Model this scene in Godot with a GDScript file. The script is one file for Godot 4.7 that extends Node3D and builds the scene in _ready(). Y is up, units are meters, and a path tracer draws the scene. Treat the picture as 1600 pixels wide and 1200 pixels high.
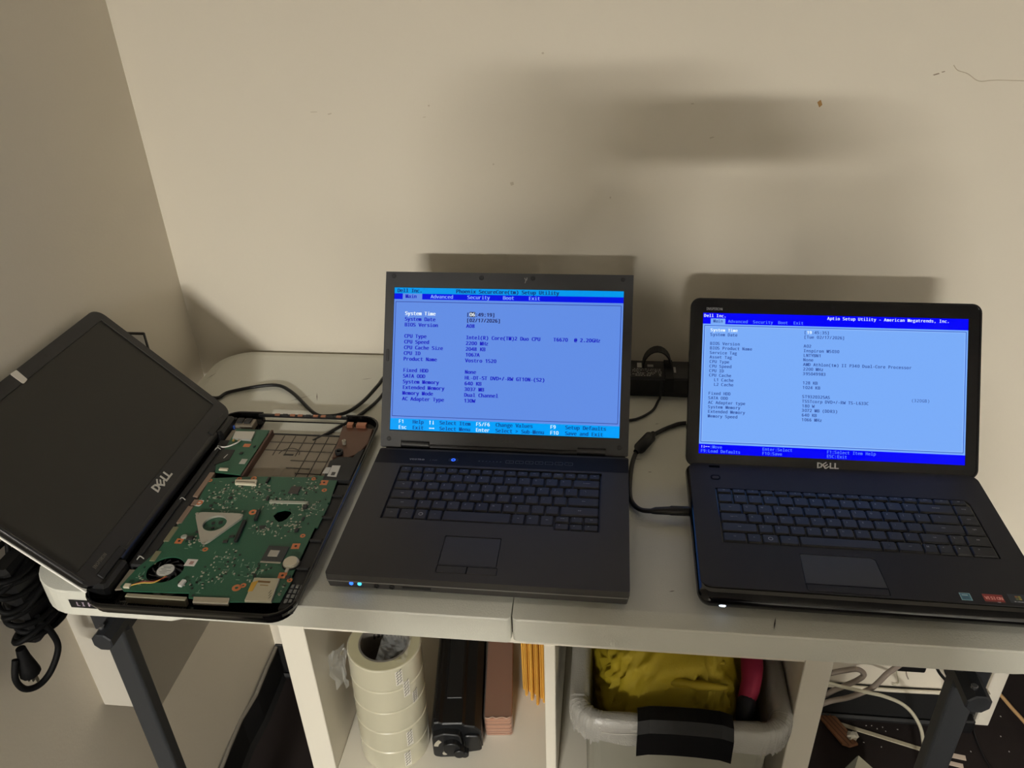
extends Node3D

const T := 0.915   # height of the table top above the floor

# ---------------------------------------------------------------- geometry builder
class G:
	var st := SurfaceTool.new()
	var x := Transform3D()
	var grp := 1

	func _init() -> void:
		st.begin(Mesh.PRIMITIVE_TRIANGLES)

	func at(p: Vector3, b := Basis()) -> G:
		x = Transform3D(b, p)
		return self

	func tri(a: Vector3, b: Vector3, c: Vector3, s := -1) -> void:   # counter-clockwise seen from outside
		st.set_smooth_group(s)
		for v in [a, c, b]:
			st.add_vertex(x * v)

	func quad(a: Vector3, b: Vector3, c: Vector3, d: Vector3, s := -1) -> void:
		tri(a, b, c, s)
		tri(a, c, d, s)

	func uvquad(a: Vector3, b: Vector3, c: Vector3, d: Vector3) -> void:   # bottom left, bottom right, top right, top left
		st.set_smooth_group(-1)
		var p := [a, b, c, d]
		var u := [Vector2(0, 1), Vector2(1, 1), Vector2(1, 0), Vector2(0, 0)]
		for i in [0, 2, 1, 0, 3, 2]:
			st.set_uv(u[i])
			st.add_vertex(x * p[i])

	static func cw(poly: PackedVector2Array) -> PackedVector2Array:
		var a := 0.0
		for i in poly.size():
			a += poly[i].cross(poly[(i + 1) % poly.size()])
		if a > 0:
			var r := poly.duplicate()
			r.reverse()
			return r
		return poly

	static func inset(poly: PackedVector2Array, d: float) -> PackedVector2Array:
		var out := PackedVector2Array()
		var n := poly.size()
		for i in n:
			var e1 := (poly[i] - poly[(i + n - 1) % n]).normalized()
			var e2 := (poly[(i + 1) % n] - poly[i]).normalized()
			var n1 := Vector2(e1.y, -e1.x)
			var n2 := Vector2(e2.y, -e2.x)
			out.append(poly[i] + (n1 + n2) / maxf(1.0 + n1.dot(n2), 0.3) * d)
		return out

	func cap(poly: PackedVector2Array, y: float, up: bool) -> void:
		var big := PackedVector2Array()
		for p in poly:
			big.append(p * 1000.0)
		var t := Geometry2D.triangulate_polygon(big)
		for i in range(0, t.size(), 3):
			var a := poly[t[i]]
			var b := poly[t[i + 1]]
			var c := poly[t[i + 2]]
			if ((b - a).cross(c - a) > 0) == up:
				var k := b
				b = c
				c = k
			tri(Vector3(a.x, y, a.y), Vector3(b.x, y, b.y), Vector3(c.x, y, c.y))

	func rings(rs: Array, smooth := false, c0 := true, c1 := true, closed := true) -> void:
		var s := -1
		if smooth:
			grp += 1
			s = grp
		for k in rs.size() - 1:
			var p: PackedVector3Array = rs[k]
			var q: PackedVector3Array = rs[k + 1]
			var n := p.size()
			for i in (n if closed else n - 1):
				quad(p[i], p[(i + 1) % n], q[(i + 1) % n], q[i], s)
		if c0:
			fan(rs[0], true)
		if c1:
			fan(rs[-1], false)

	func fan(p: PackedVector3Array, back: bool) -> void:
		var m := Vector3()
		for v in p:
			m += v / p.size()
		for i in p.size():
			if back:
				tri(m, p[(i + 1) % p.size()], p[i])
			else:
				tri(m, p[i], p[(i + 1) % p.size()])

	static func lift(poly: PackedVector2Array, y: float) -> PackedVector3Array:
		var o := PackedVector3Array()
		for p in poly:
			o.append(Vector3(p.x, y, p.y))
		return o

	# a flat shape in x,z with thickness from y0 to y1, its edges bevelled
	func prism(poly0: PackedVector2Array, y0: float, y1: float, bt := 0.0, bb := 0.0) -> void:
		var poly := cw(poly0)
		var rs := []
		var low := poly
		var top := poly
		if bb > 0:
			low = inset(poly, bb)
			rs.append(lift(low, y0))
		rs.append(lift(poly, y0 + bb))
		rs.append(lift(poly, y1 - bt))
		if bt > 0:
			top = inset(poly, bt)
			rs.append(lift(top, y1))
		rings(rs, false, false, false)
		cap(low, y0, false)
		cap(top, y1, true)

	# a plate with holes
	func plate(outer0: PackedVector2Array, holes: Array, y0: float, y1: float) -> void:
		var outer := cw(outer0)
		rings([lift(outer, y0), lift(outer, y1)], false, false, false)
		var cuts: Array[float] = []
		var lo := Vector2(INF, INF)
		var hi := -lo
		for p in outer:
			lo = lo.min(p)
			hi = hi.max(p)
		var big_holes := []
		for h0 in holes:
			var h := cw(h0)
			rings([lift(h, y1), lift(h, y0)], false, false, false)
			var hl := Vector2(INF, INF)
			var hh := -hl
			var bh := PackedVector2Array()
			for p in h:
				hl = hl.min(p)
				hh = hh.max(p)
				bh.append(p * 1000.0)
			cuts.append((hl.x + hh.x) / 2 + 0.0000137)
			big_holes.append(bh)
		cuts.append(lo.x - 0.01)
		cuts.append(hi.x + 0.01)
		cuts.sort()
		var bo := PackedVector2Array()
		for p in outer:
			bo.append(p * 1000.0)
		for k in cuts.size() - 1:
			if cuts[k + 1] - cuts[k] < 0.0001:
				continue
			var pieces := Geometry2D.intersect_polygons(bo, rect(cuts[k] * 1000.0, lo.y * 1000.0 - 10.0, cuts[k + 1] * 1000.0, hi.y * 1000.0 + 10.0))
			for bh in big_holes:
				var rest: Array[PackedVector2Array] = []
				for q in pieces:
					rest.append_array(Geometry2D.clip_polygons(q, bh))
				pieces = rest
			for q in pieces:
				var small := PackedVector2Array()
				for p in q:
					small.append(p / 1000.0)
				cap(small, y0, false)
				cap(small, y1, true)

	static func rrect(w: float, d: float, r: float, n := 4) -> PackedVector2Array:
		var o := PackedVector2Array()
		for q in 4:
			var cx := (w / 2 - r) * (1 if q == 0 or q == 3 else -1)
			var cz := (d / 2 - r) * (1 if q < 2 else -1)
			for i in n + 1:
				var a := (q + float(i) / n) * PI / 2
				o.append(Vector2(cx + r * cos(a), cz + r * sin(a)))
		return o

	static func circle(r: float, n := 24, c := Vector2.ZERO) -> PackedVector2Array:
		var o := PackedVector2Array()
		for i in n:
			o.append(c + Vector2(cos(TAU * i / n), sin(TAU * i / n)) * r)
		return o

	static func rect(x0: float, z0: float, x1: float, z1: float) -> PackedVector2Array:
		return PackedVector2Array([Vector2(x0, z0), Vector2(x1, z0), Vector2(x1, z1), Vector2(x0, z1)])

	static func move(p: PackedVector2Array, o: Vector2) -> PackedVector2Array:
		var r := PackedVector2Array()
		for v in p:
			r.append(v + o)
		return r

	# box between two corners with bevelled edges all round
	func box(a: Vector3, b: Vector3, bev := 0.001) -> void:
		var lo := Vector3(minf(a.x, b.x), minf(a.y, b.y), minf(a.z, b.z))
		var hi := Vector3(maxf(a.x, b.x), maxf(a.y, b.y), maxf(a.z, b.z))
		var e := minf(bev, 0.45 * minf(hi.x - lo.x, minf(hi.y - lo.y, hi.z - lo.z)))
		var p := rrect(hi.x - lo.x, hi.z - lo.z, e, 1)
		prism(move(p, Vector2((lo.x + hi.x) / 2, (lo.z + hi.z) / 2)), lo.y, hi.y, e, e)

	func lathe(prof: Array, n := 24, c := Vector3.ZERO) -> void:   # [radius, y] from bottom to top on the outside
		var rs := []
		for p in prof:
			var ring := PackedVector3Array()
			for i in n:
				var a := -TAU * i / n
				ring.append(c + Vector3(cos(a) * p[0], p[1], sin(a) * p[0]))
			rs.append(ring)
		for k in rs.size() - 1:
			rings([rs[k], rs[k + 1]], true, false, false)

	func tube(pts: PackedVector3Array, r, n := 10, ends := true) -> void:   # r: one radius or one per point
		var rs := []
		var up := Vector3.UP
		for i in pts.size():
			var d := (pts[mini(i + 1, pts.size() - 1)] - pts[maxi(i - 1, 0)]).normalized()
			if absf(up.dot(d)) > 0.98:
				up = Vector3.RIGHT if absf(d.x) < 0.9 else Vector3.BACK
			var side := d.cross(up).normalized()
			up = side.cross(d).normalized()
			var ring := PackedVector3Array()
			var rr: float = r[i] if r is Array or r is PackedFloat32Array else r
			for k in n:
				var a := TAU * k / n
				ring.append(pts[i] + (side * cos(a) - up * sin(a)) * -rr)
			rs.append(ring)
		# ring order: turn so that the outside faces out
		var c := pts[0]
		var p0: PackedVector3Array = rs[0]
		var d0 := (pts[1] - pts[0]).normalized()
		if (p0[0] - c).cross(p0[1] - c).dot(d0) < 0:
			for k in rs.size():
				var q: PackedVector3Array = rs[k]
				q.reverse()
				rs[k] = q
		rings(rs, true, ends, ends)

	func rod(a: Vector3, b: Vector3, r: float, n := 12) -> void:
		tube(PackedVector3Array([a, b]), r, n)

	func mesh() -> ArrayMesh:
		st.generate_normals()
		return st.commit()

func curve(p: Array, sub := 6) -> PackedVector3Array:
	var o := PackedVector3Array()
	for i in p.size() - 1:
		var a: Vector3 = p[maxi(i - 1, 0)]
		var b: Vector3 = p[i]
		var c: Vector3 = p[i + 1]
		var d: Vector3 = p[mini(i + 2, p.size() - 1)]
		for k in sub:
			o.append(b.cubic_interpolate(c, a, d, float(k) / sub))
	o.append(p[-1])
	return o

# ---------------------------------------------------------------- objects, names, labels
var counts := {}

func numbered(parent: Node, called: String) -> String:
	var key := str(parent.get_instance_id()) + called
	var n: int = counts.get(key, 0)
	counts[key] = n + 1
	return called if n == 0 else "%s_%03d" % [called, n]

func tag(o: Node, label: String, category: String, group := "", kind := "") -> Node:
	if label:
		o.set_meta("label", label)
	if category:
		o.set_meta("category", category)
	if group:
		o.set_meta("group", group)
	if kind:
		o.set_meta("kind", kind)
	return o

func thing(called: String, label: String, category: String, p := Vector3.ZERO, turn := 0.0, group := "") -> Node3D:
	var o := Node3D.new()
	o.name = numbered(self, called)
	add_child(o, true)
	o.position = p
	o.rotation.y = turn
	tag(o, label, category, group)
	return o

func part(called: String, g, m: Material, parent: Node = self, x := Transform3D()) -> MeshInstance3D:
	var o := MeshInstance3D.new()
	o.name = numbered(parent, called)
	o.mesh = g.mesh() if g is G else g
	o.material_override = m
	o.transform = x
	parent.add_child(o, true)
	return o

func struct(called: String, g: G, m: Material) -> MeshInstance3D:
	var o := part(called, g, m)
	o.set_meta("kind", "structure")
	return o

func at(p: Vector3) -> Transform3D:
	return Transform3D(Basis(), p)

# ---------------------------------------------------------------- materials
func mat(c: Color, rough := 0.6, metal := 0.0, spec := 0.5) -> StandardMaterial3D:
	var m := StandardMaterial3D.new()
	m.albedo_color = c
	m.roughness = rough
	m.metallic = metal
	m.metallic_specular = spec
	return m

func rgb(r: int, g: int, b: int) -> Color:
	return Color(r / 255.0, g / 255.0, b / 255.0)

func noise_tex(freq: float, seed_: int, as_normal: bool, strength := 1.0, lo := 0.0, hi := 1.0) -> NoiseTexture2D:
	var n := FastNoiseLite.new()
	n.seed = seed_
	n.frequency = freq
	n.fractal_octaves = 4
	var t := NoiseTexture2D.new()
	t.noise = n
	t.width = 512
	t.height = 512
	t.seamless = true
	t.as_normal_map = as_normal
	t.bump_strength = strength
	if not as_normal:
		var r := Gradient.new()
		r.set_color(0, Color(lo, lo, lo))
		r.set_color(1, Color(hi, hi, hi))
		t.color_ramp = r
	return t

func grain(m: StandardMaterial3D, scale: float, freq: float, strength: float, seed_: int) -> StandardMaterial3D:
	m.normal_enabled = true
	m.normal_texture = noise_tex(freq, seed_, true, strength)
	m.uv1_triplanar = true
	m.uv1_scale = Vector3.ONE * scale
	return m

func glow(c: Color, e: float) -> StandardMaterial3D:
	var m := mat(Color(0.02, 0.02, 0.02), 0.4)
	m.emission_enabled = true
	m.emission = c
	m.emission_energy_multiplier = e
	return m

func print_mat(tex: Texture2D, rough := 0.5) -> StandardMaterial3D:
	var m := mat(Color.WHITE, rough)
	m.albedo_texture = tex
	return m

# ---------------------------------------------------------------- lettering
var fonts := {}
func font(n: String) -> SystemFont:
	if not fonts.has(n):
		var f := SystemFont.new()
		f.font_names = PackedStringArray([n.trim_suffix(" Bold")])
		if n.ends_with("Bold"):
			f.font_weight = 700
		fonts[n] = f
	return fonts[n]

var words := {}
func letters(t: String, h: float, f := "Droid Sans", centre := true) -> TextMesh:
	var key := "%s|%f|%s|%s" % [t, h, f, centre]
	if not words.has(key):
		var m := TextMesh.new()
		m.text = t
		m.font = font(f)
		m.font_size = 16
		m.pixel_size = h / 11.4
		m.depth = 0.0002
		m.curve_step = 3.0
		m.horizontal_alignment = HORIZONTAL_ALIGNMENT_CENTER if centre else HORIZONTAL_ALIGNMENT_LEFT
		m.vertical_alignment = VERTICAL_ALIGNMENT_CENTER
		words[key] = m
	return words[key]

const LIE := Basis(Vector3(1, 0, 0), Vector3(0, 0, -1), Vector3(0, 1, 0))   # a text that lies on its back

var glyphs := {}
func glyph(ch: String, px: int, f: String) -> Dictionary:
	var key := "%s|%d|%s" % [ch, px, f]
	if glyphs.has(key):
		return glyphs[key]
	var m := TextMesh.new()
	m.text = ch
	m.font = font(f)
	m.font_size = px
	m.pixel_size = 1.0
	m.depth = 0.0
	m.curve_step = 1.0
	m.horizontal_alignment = HORIZONTAL_ALIGNMENT_LEFT
	m.vertical_alignment = VERTICAL_ALIGNMENT_TOP
	var w := px + 4
	var h := px * 2
	var cov := PackedFloat32Array()
	cov.resize(w * h)
	var a: Array = m.get_mesh_arrays() if m.get_surface_count() else []
	if a.size() and a[Mesh.ARRAY_VERTEX] != null:
		var v: PackedVector3Array = a[Mesh.ARRAY_VERTEX]
		var idx = a[Mesh.ARRAY_INDEX]
		var n: int = idx.size() if idx != null else v.size()
		for i in range(0, n, 3):
			var p: Array = []
			for k in 3:
				var q: Vector3 = v[idx[i + k] if idx != null else i + k]
				p.append(Vector2(q.x + 1, -q.y))
			var ar: float = (p[1] - p[0]).cross(p[2] - p[0])
			if absf(ar) < 1e-6:
				continue
			var x0 := maxi(int(floor(minf(p[0].x, minf(p[1].x, p[2].x)))), 0)
			var x1 := mini(int(ceil(maxf(p[0].x, maxf(p[1].x, p[2].x)))), w - 1)
			var y0 := maxi(int(floor(minf(p[0].y, minf(p[1].y, p[2].y)))), 0)
			var y1 := mini(int(ceil(maxf(p[0].y, maxf(p[1].y, p[2].y)))), h - 1)
			for yy in range(y0, y1 + 1):
				for xx in range(x0, x1 + 1):
					for s in 9:
						var q := Vector2(xx + (s % 3 + 0.5) / 3.0, yy + (s / 3 + 0.5) / 3.0)
						var e0: float = (p[1] - p[0]).cross(q - p[0]) * signf(ar)
						var e1: float = (p[2] - p[1]).cross(q - p[1]) * signf(ar)
						var e2: float = (p[0] - p[2]).cross(q - p[2]) * signf(ar)
						if e0 >= 0 and e1 >= 0 and e2 >= 0:
							cov[yy * w + xx] += 1.0 / 9.0
	glyphs[key] = {"w": w, "h": h, "cov": cov}
	return glyphs[key]

# writes a line of fixed-width text into an image; (x, y) is the left end and the middle of the line
func write(img: Image, t: String, x: float, y: float, px: int, cell: float, c: Color, f := "Droid Sans Mono", heavy := 1.0) -> void:
	var top := int(y - px * 0.58)
	for i in t.length():
		if t[i] == " ":
			continue
		var g := glyph(t[i], px, f)
		for strike in (3 if heavy >= 2.0 else (2 if heavy >= 1.3 else 1)):   # struck over for a bold look
			stamp(img, g, int(round(x + i * cell)) - 2 + strike, top, c, heavy)

func stamp(img: Image, g: Dictionary, left: int, top: int, c: Color, heavy: float) -> void:
		for yy in g.h:
			for xx in g.w:
				var k: float = minf(g.cov[yy * g.w + xx] * heavy, 1.0)
				if k > 0.0 and left + xx >= 0 and left + xx < img.get_width() and top + yy >= 0 and top + yy < img.get_height():
					img.set_pixel(left + xx, top + yy, img.get_pixel(left + xx, top + yy).lerp(c, k))

# ---------------------------------------------------------------- the two set-up screens (flat print on a display)
func screen_mat(img: Image, e: float, rough: float) -> StandardMaterial3D:
	img.generate_mipmaps()
	var m := mat(Color(0.01, 0.01, 0.01), rough, 0.0, 0.2)
	m.emission_enabled = true
	m.emission = Color.WHITE
	m.emission_operator = BaseMaterial3D.EMISSION_OP_MULTIPLY
	m.emission_texture = ImageTexture.create_from_image(img)
	m.emission_energy_multiplier = e
	return m

func box_line(img: Image, x0: int, y0: int, x1: int, y1: int, w: int, c: Color) -> void:
	img.fill_rect(Rect2i(x0, y0, x1 - x0, w), c)
	img.fill_rect(Rect2i(x0, y1 - w, x1 - x0, w), c)
	img.fill_rect(Rect2i(x0, y0, w, y1 - y0), c)
	img.fill_rect(Rect2i(x1 - w, y0, w, y1 - y0), c)

func cyan_screen() -> Image:
	var img := Image.create(1280, 800, false, Image.FORMAT_RGB8)
	var bg := rgb(98, 141, 228)
	var dark := rgb(22, 22, 190)
	var white := rgb(240, 250, 255)
	var cyan := rgb(0, 152, 232)
	img.fill(bg)
	img.fill_rect(Rect2i(0, 0, 1280, 33), cyan)
	img.fill_rect(Rect2i(0, 33, 1280, 32), rgb(0, 16, 228))
	img.fill_rect(Rect2i(48, 33, 112, 32), bg)
	img.fill_rect(Rect2i(0, 736, 1280, 64), rgb(0, 160, 250))
	box_line(img, 8, 78, 1270, 724, 3, rgb(45, 62, 150))
	var put := func(t: String, col: float, row: float, c: Color, k := 2.0):
		write(img, t, col * 16.0, row * 32.0 + 16.0, 27, 16.0, c, "Droid Sans Mono", k)
	put.call("Dell Inc.", 1, 0, rgb(10, 40, 110))
	put.call("Phoenix SecureCore(tm) Setup Utility", 22, 0, rgb(10, 40, 110))
	put.call("Main", 4, 1, dark)
	var menu := [["Advanced", 13], ["Security", 26], ["Boot", 38.5], ["Exit", 47.5]]
	for m in menu:
		put.call(m[0], m[1], 1, rgb(130, 165, 250))
	put.call("System Time", 4, 4, white)
	var rows := [["System Date", 5, "[02/17/2026]"], ["BIOS Version", 6, "A08"], ["CPU Type", 8, "Intel(R) Core(TM)2 Duo CPU"], ["CPU Speed", 9, "2200 MHz"], ["CPU Cache Size", 10, "2048 KB"], ["CPU ID", 11, "1067A"], ["Product Name", 12, "Vostro 1520"], ["Fixed HDD", 14, "None"], ["SATA ODD", 15, "HL-DT-ST DVD+/-RW GT10N-(S2)"], ["System Memory", 16, "640 KB"], ["Extended Memory", 17, "3037 MB"], ["Memory Mode", 18, "Dual Channel"], ["AC Adapter Type", 19, "130W"]]
	for r in rows:
		put.call(r[0], 4, r[1], dark)
		put.call(r[2], 26, r[1], rgb(30, 35, 90) if r[1] == 5 else dark)
	put.call("T6670", 56.5, 8, dark)
	put.call("@ 2.20GHz", 63.6, 8, dark)
	img.fill_rect(Rect2i(27 * 16, 4 * 32 + 2, 32, 28), rgb(10, 10, 45))
	put.call("[", 26, 4, rgb(30, 35, 90))
	put.call("06", 27, 4, white)
	put.call(":49:19]", 29, 4, rgb(30, 35, 90))
	var foot := [["F1", 3, "Help", 8], ["F5/F6", 30.5, "Change Values", 37.4], ["F9", 56.4, "Setup Defaults", 61.5], ["Esc", 3, "Exit", 8], ["Enter", 30.5, "Select > Sub-Menu", 37.4], ["F10", 56.4, "Save and Exit", 61.5]]
	for i in foot.size():
		put.call(foot[i][0], foot[i][1], 23 + i / 3, white, 1.8)
		put.call(foot[i][2], foot[i][3], 23 + i / 3, rgb(10, 70, 150))
	put.call("Select Item", 17.6, 23, rgb(10, 70, 150))
	put.call("Select Menu", 17.6, 24, rgb(10, 70, 150))
	for k in 2:   # the up, down, left and right arrows
		img.fill_rect(Rect2i(226 + k * 18, 742, 4, 22), white)
		for j in 6:
			img.fill_rect(Rect2i(228 + k * 18 - j, 742 + j if k == 0 else 763 - j, 2 * j, 1), white)
	img.fill_rect(Rect2i(224, 783, 28, 4), white)
	for j in 6:
		img.fill_rect(Rect2i(222 + j, 785 - j, 1, 2 * j), white)
		img.fill_rect(Rect2i(254 - j, 785 - j, 1, 2 * j), white)
	return img

func blue_screen() -> Image:
	var img := Image.create(1366, 768, false, Image.FORMAT_RGB8)
	var bg := rgb(122, 172, 248)
	var dark := rgb(48, 76, 150)
	var white := rgb(235, 250, 255)
	var bar := rgb(0, 0, 250)
	var pale := rgb(95, 140, 250)
	img.fill(bg)
	img.fill_rect(Rect2i(0, 0, 1366, 60), bar)
	img.fill_rect(Rect2i(41, 30, 78, 32), bg)
	img.fill_rect(Rect2i(0, 716, 1366, 52), bar)
	box_line(img, 8, 68, 1358, 706, 3, rgb(40, 80, 190))
	box_line(img, 13, 73, 1353, 701, 2, rgb(160, 200, 255))
	var put := func(t: String, fx: float, fy: float, c: Color, k := 1.6):
		write(img, t, fx * 1366.0, fy * 768.0, 21, 13.2, c, "Droid Sans Mono", k)
	put.call("Dell Inc.", 0.004, 0.021, white, 1.7)
	put.call("Aptio Setup Utility - American Megatrends, Inc.", 0.478, 0.021, white, 1.7)
	put.call("Main", 0.04, 0.058, dark, 1.5)
	var menu := [["Advanced", 0.098], ["Security", 0.195], ["Boot", 0.291], ["Exit", 0.35]]
	for m in menu:
		put.call(m[0], m[1], 0.058, pale)
	var rows := [["System Time", 0, ""], ["System Date", 1, "[Tue 02/17/2026]"], ["BIOS Version", 3, "A02"], ["BIOS Product Name", 4, "Inspiron M5030"], ["Service Tag", 5, "LNTYBN1"], ["Asset Tag", 6, "None"], ["CPU Type", 7, "AMD Athlon(tm) II P340 Dual-Core Processor"], ["CPU Speed", 8, "2200 MHz"], ["CPU ID", 9, "395049983"], ["CPU Cache", 10, ""], ["  L1 Cache", 11, "128 KB"], ["  L2 Cache", 12, "1024 KB"], ["Fixed HDD", 14, "ST9320325AS"], ["SATA ODD", 15, "TSSTcorp DVD+/-RW TS-L633C"], ["AC Adapter type", 16, "180 W"], ["System Memory", 17, "3072 MB (DDR3)"], ["Extended Memory", 18, "640 KB"], ["Memory Speed", 19, "1066 MHz"]]
	for r in rows:
		var y: float = 0.122 + 0.0322 * r[1]
		put.call(r[0], 0.031, y, white if r[1] == 0 else dark, 2.0 if r[1] == 0 else 1.3)
		put.call(r[2], 0.392, y, dark, 1.3)
	put.call("(320GB)", 0.80, 0.122 + 0.0322 * 14, dark, 1.0)
	put.call("[", 0.392, 0.122, dark, 1.3)
	put.call("19", 0.4017, 0.122, white, 2.0)
	put.call(":45:35]", 0.421, 0.122, dark, 1.3)
	put.call(":Move", 0.043, 0.951, pale)
	put.call("F9:Load Defaults", 0.008, 0.982, pale)
	put.call("Enter:Select", 0.246, 0.951, pale)
	put.call("F10:Save", 0.246, 0.982, pale)
	put.call("F1:Select Item Help", 0.491, 0.951, pale)
	put.call("ESC:Exit", 0.491, 0.982, pale)
	for k in 4:   # four small arrows
		var x := 16 + k * 12
		if k < 2:
			img.fill_rect(Rect2i(x - 1, 723, 2, 14), white)
			for j in 4:
				img.fill_rect(Rect2i(x - j, 723 + j if k == 0 else 736 - j, 2 * j, 1), white)
		else:
			img.fill_rect(Rect2i(x - 6, 729, 11, 2), white)
			for j in 4:
				img.fill_rect(Rect2i(x - 6 + j if k == 2 else x + 4 - j, 730 - j, 1, 2 * j), white)
	return img

# ---------------------------------------------------------------- keys
var key_meshes := {}
func key_mesh(w: float, d: float, h: float) -> ArrayMesh:
	var k := "%.4f %.4f %.4f" % [w, d, h]
	if not key_meshes.has(k):
		var g := G.new()
		var p := G.cw(G.rrect(w, d, 0.0012, 2))
		var q := G.cw(G.rrect(w - 0.0022, d - 0.0024, 0.0016, 2))
		var s := G.cw(G.rrect(w - 0.0034, d - 0.0036, 0.0016, 2))
		g.rings([G.lift(p, 0), G.lift(p, h * 0.3), G.lift(q, h * 0.85), G.lift(s, h)], false, true, true)
		key_meshes[k] = g.mesh()
	return key_meshes[k]

# one row of keys: the edges between them along x, and what is written on each
func key_row(root: Node3D, edges: Array, z0: float, z1: float, y: float, legends: Array, km: Material, lm: Material, gap := 0.0011) -> void:
	for i in edges.size() - 1:
		var w: float = edges[i + 1] - edges[i] - gap
		var k := part("key", key_mesh(w, z1 - z0 - gap, 0.0032), km, root, at(Vector3((edges[i] + edges[i + 1]) / 2, y, (z0 + z1) / 2)))
		var t: String = legends[i] if i < legends.size() else ""
		if t == "":
			continue
		if t == "@":   # round emblem on the system key
			var ring := G.new()
			ring.plate(G.circle(0.003, 20), [G.circle(0.0021, 16)], 0.0032, 0.00335)
			part("legend", ring, lm, k)
			continue
		var small := t.length() > 1
		var h := 0.0014 if small else 0.0026
		part("legend", letters(t, h), lm, k, Transform3D(LIE, Vector3(0.0 if small else -w * 0.18, 0.00325, -0.001 if small else -0.0022)))

func logo_word(parent: Node, h: float, m: Material, x: Transform3D) -> void:
	# four bold capitals, the second one tipped over
	var g := G.new()
	var s := h / 0.72
	var bar := func(a: Vector2, b: Vector2, w: float):
		var d := (b - a).normalized()
		var n := Vector2(-d.y, d.x) * w / 2
		g.prism(PackedVector2Array([a + n, b + n, b - n, a - n]), 0, 0.0006, 0.0001)
	var th := s * 0.17
	# D
	bar.call(Vector2(-1.16, -0.36) * s, Vector2(-1.16, 0.36) * s, th)
	bar.call(Vector2(-1.16, -0.29) * s, Vector2(-0.85, -0.25) * s, th * 0.8)
	bar.call(Vector2(-1.16, 0.29) * s, Vector2(-0.85, 0.25) * s, th * 0.8)
	bar.call(Vector2(-0.8, -0.26) * s, Vector2(-0.66, 0.0) * s, th)
	bar.call(Vector2(-0.8, 0.26) * s, Vector2(-0.66, 0.0) * s, th)
	# tipped E
	var r := Vector2.from_angle(-0.62)
	var o := Vector2(-0.2, 0.0) * s
	var rot := func(v: Vector2): return o + Vector2(v.x * r.x - v.y * r.y, v.x * r.y + v.y * r.x) * s
	bar.call(rot.call(Vector2(-0.24, -0.34)), rot.call(Vector2(-0.24, 0.34)), th)
	for k in [-0.3, 0.0, 0.3]:
		bar.call(rot.call(Vector2(-0.24, k)), rot.call(Vector2(0.28, k)), th * 0.8)
	# L L
	for dx in [0.34, 0.9]:
		bar.call(Vector2(dx, -0.36) * s, Vector2(dx, 0.36) * s, th)
		bar.call(Vector2(dx, 0.29) * s, Vector2(dx + 0.44, 0.29) * s, th * 0.9)
	part("maker_logo", g, m, parent, x * Transform3D(Basis(Vector3(1, 0, 0), Vector3(0, 0, 1), Vector3(0, -1, 0)), Vector3.ZERO))

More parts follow.
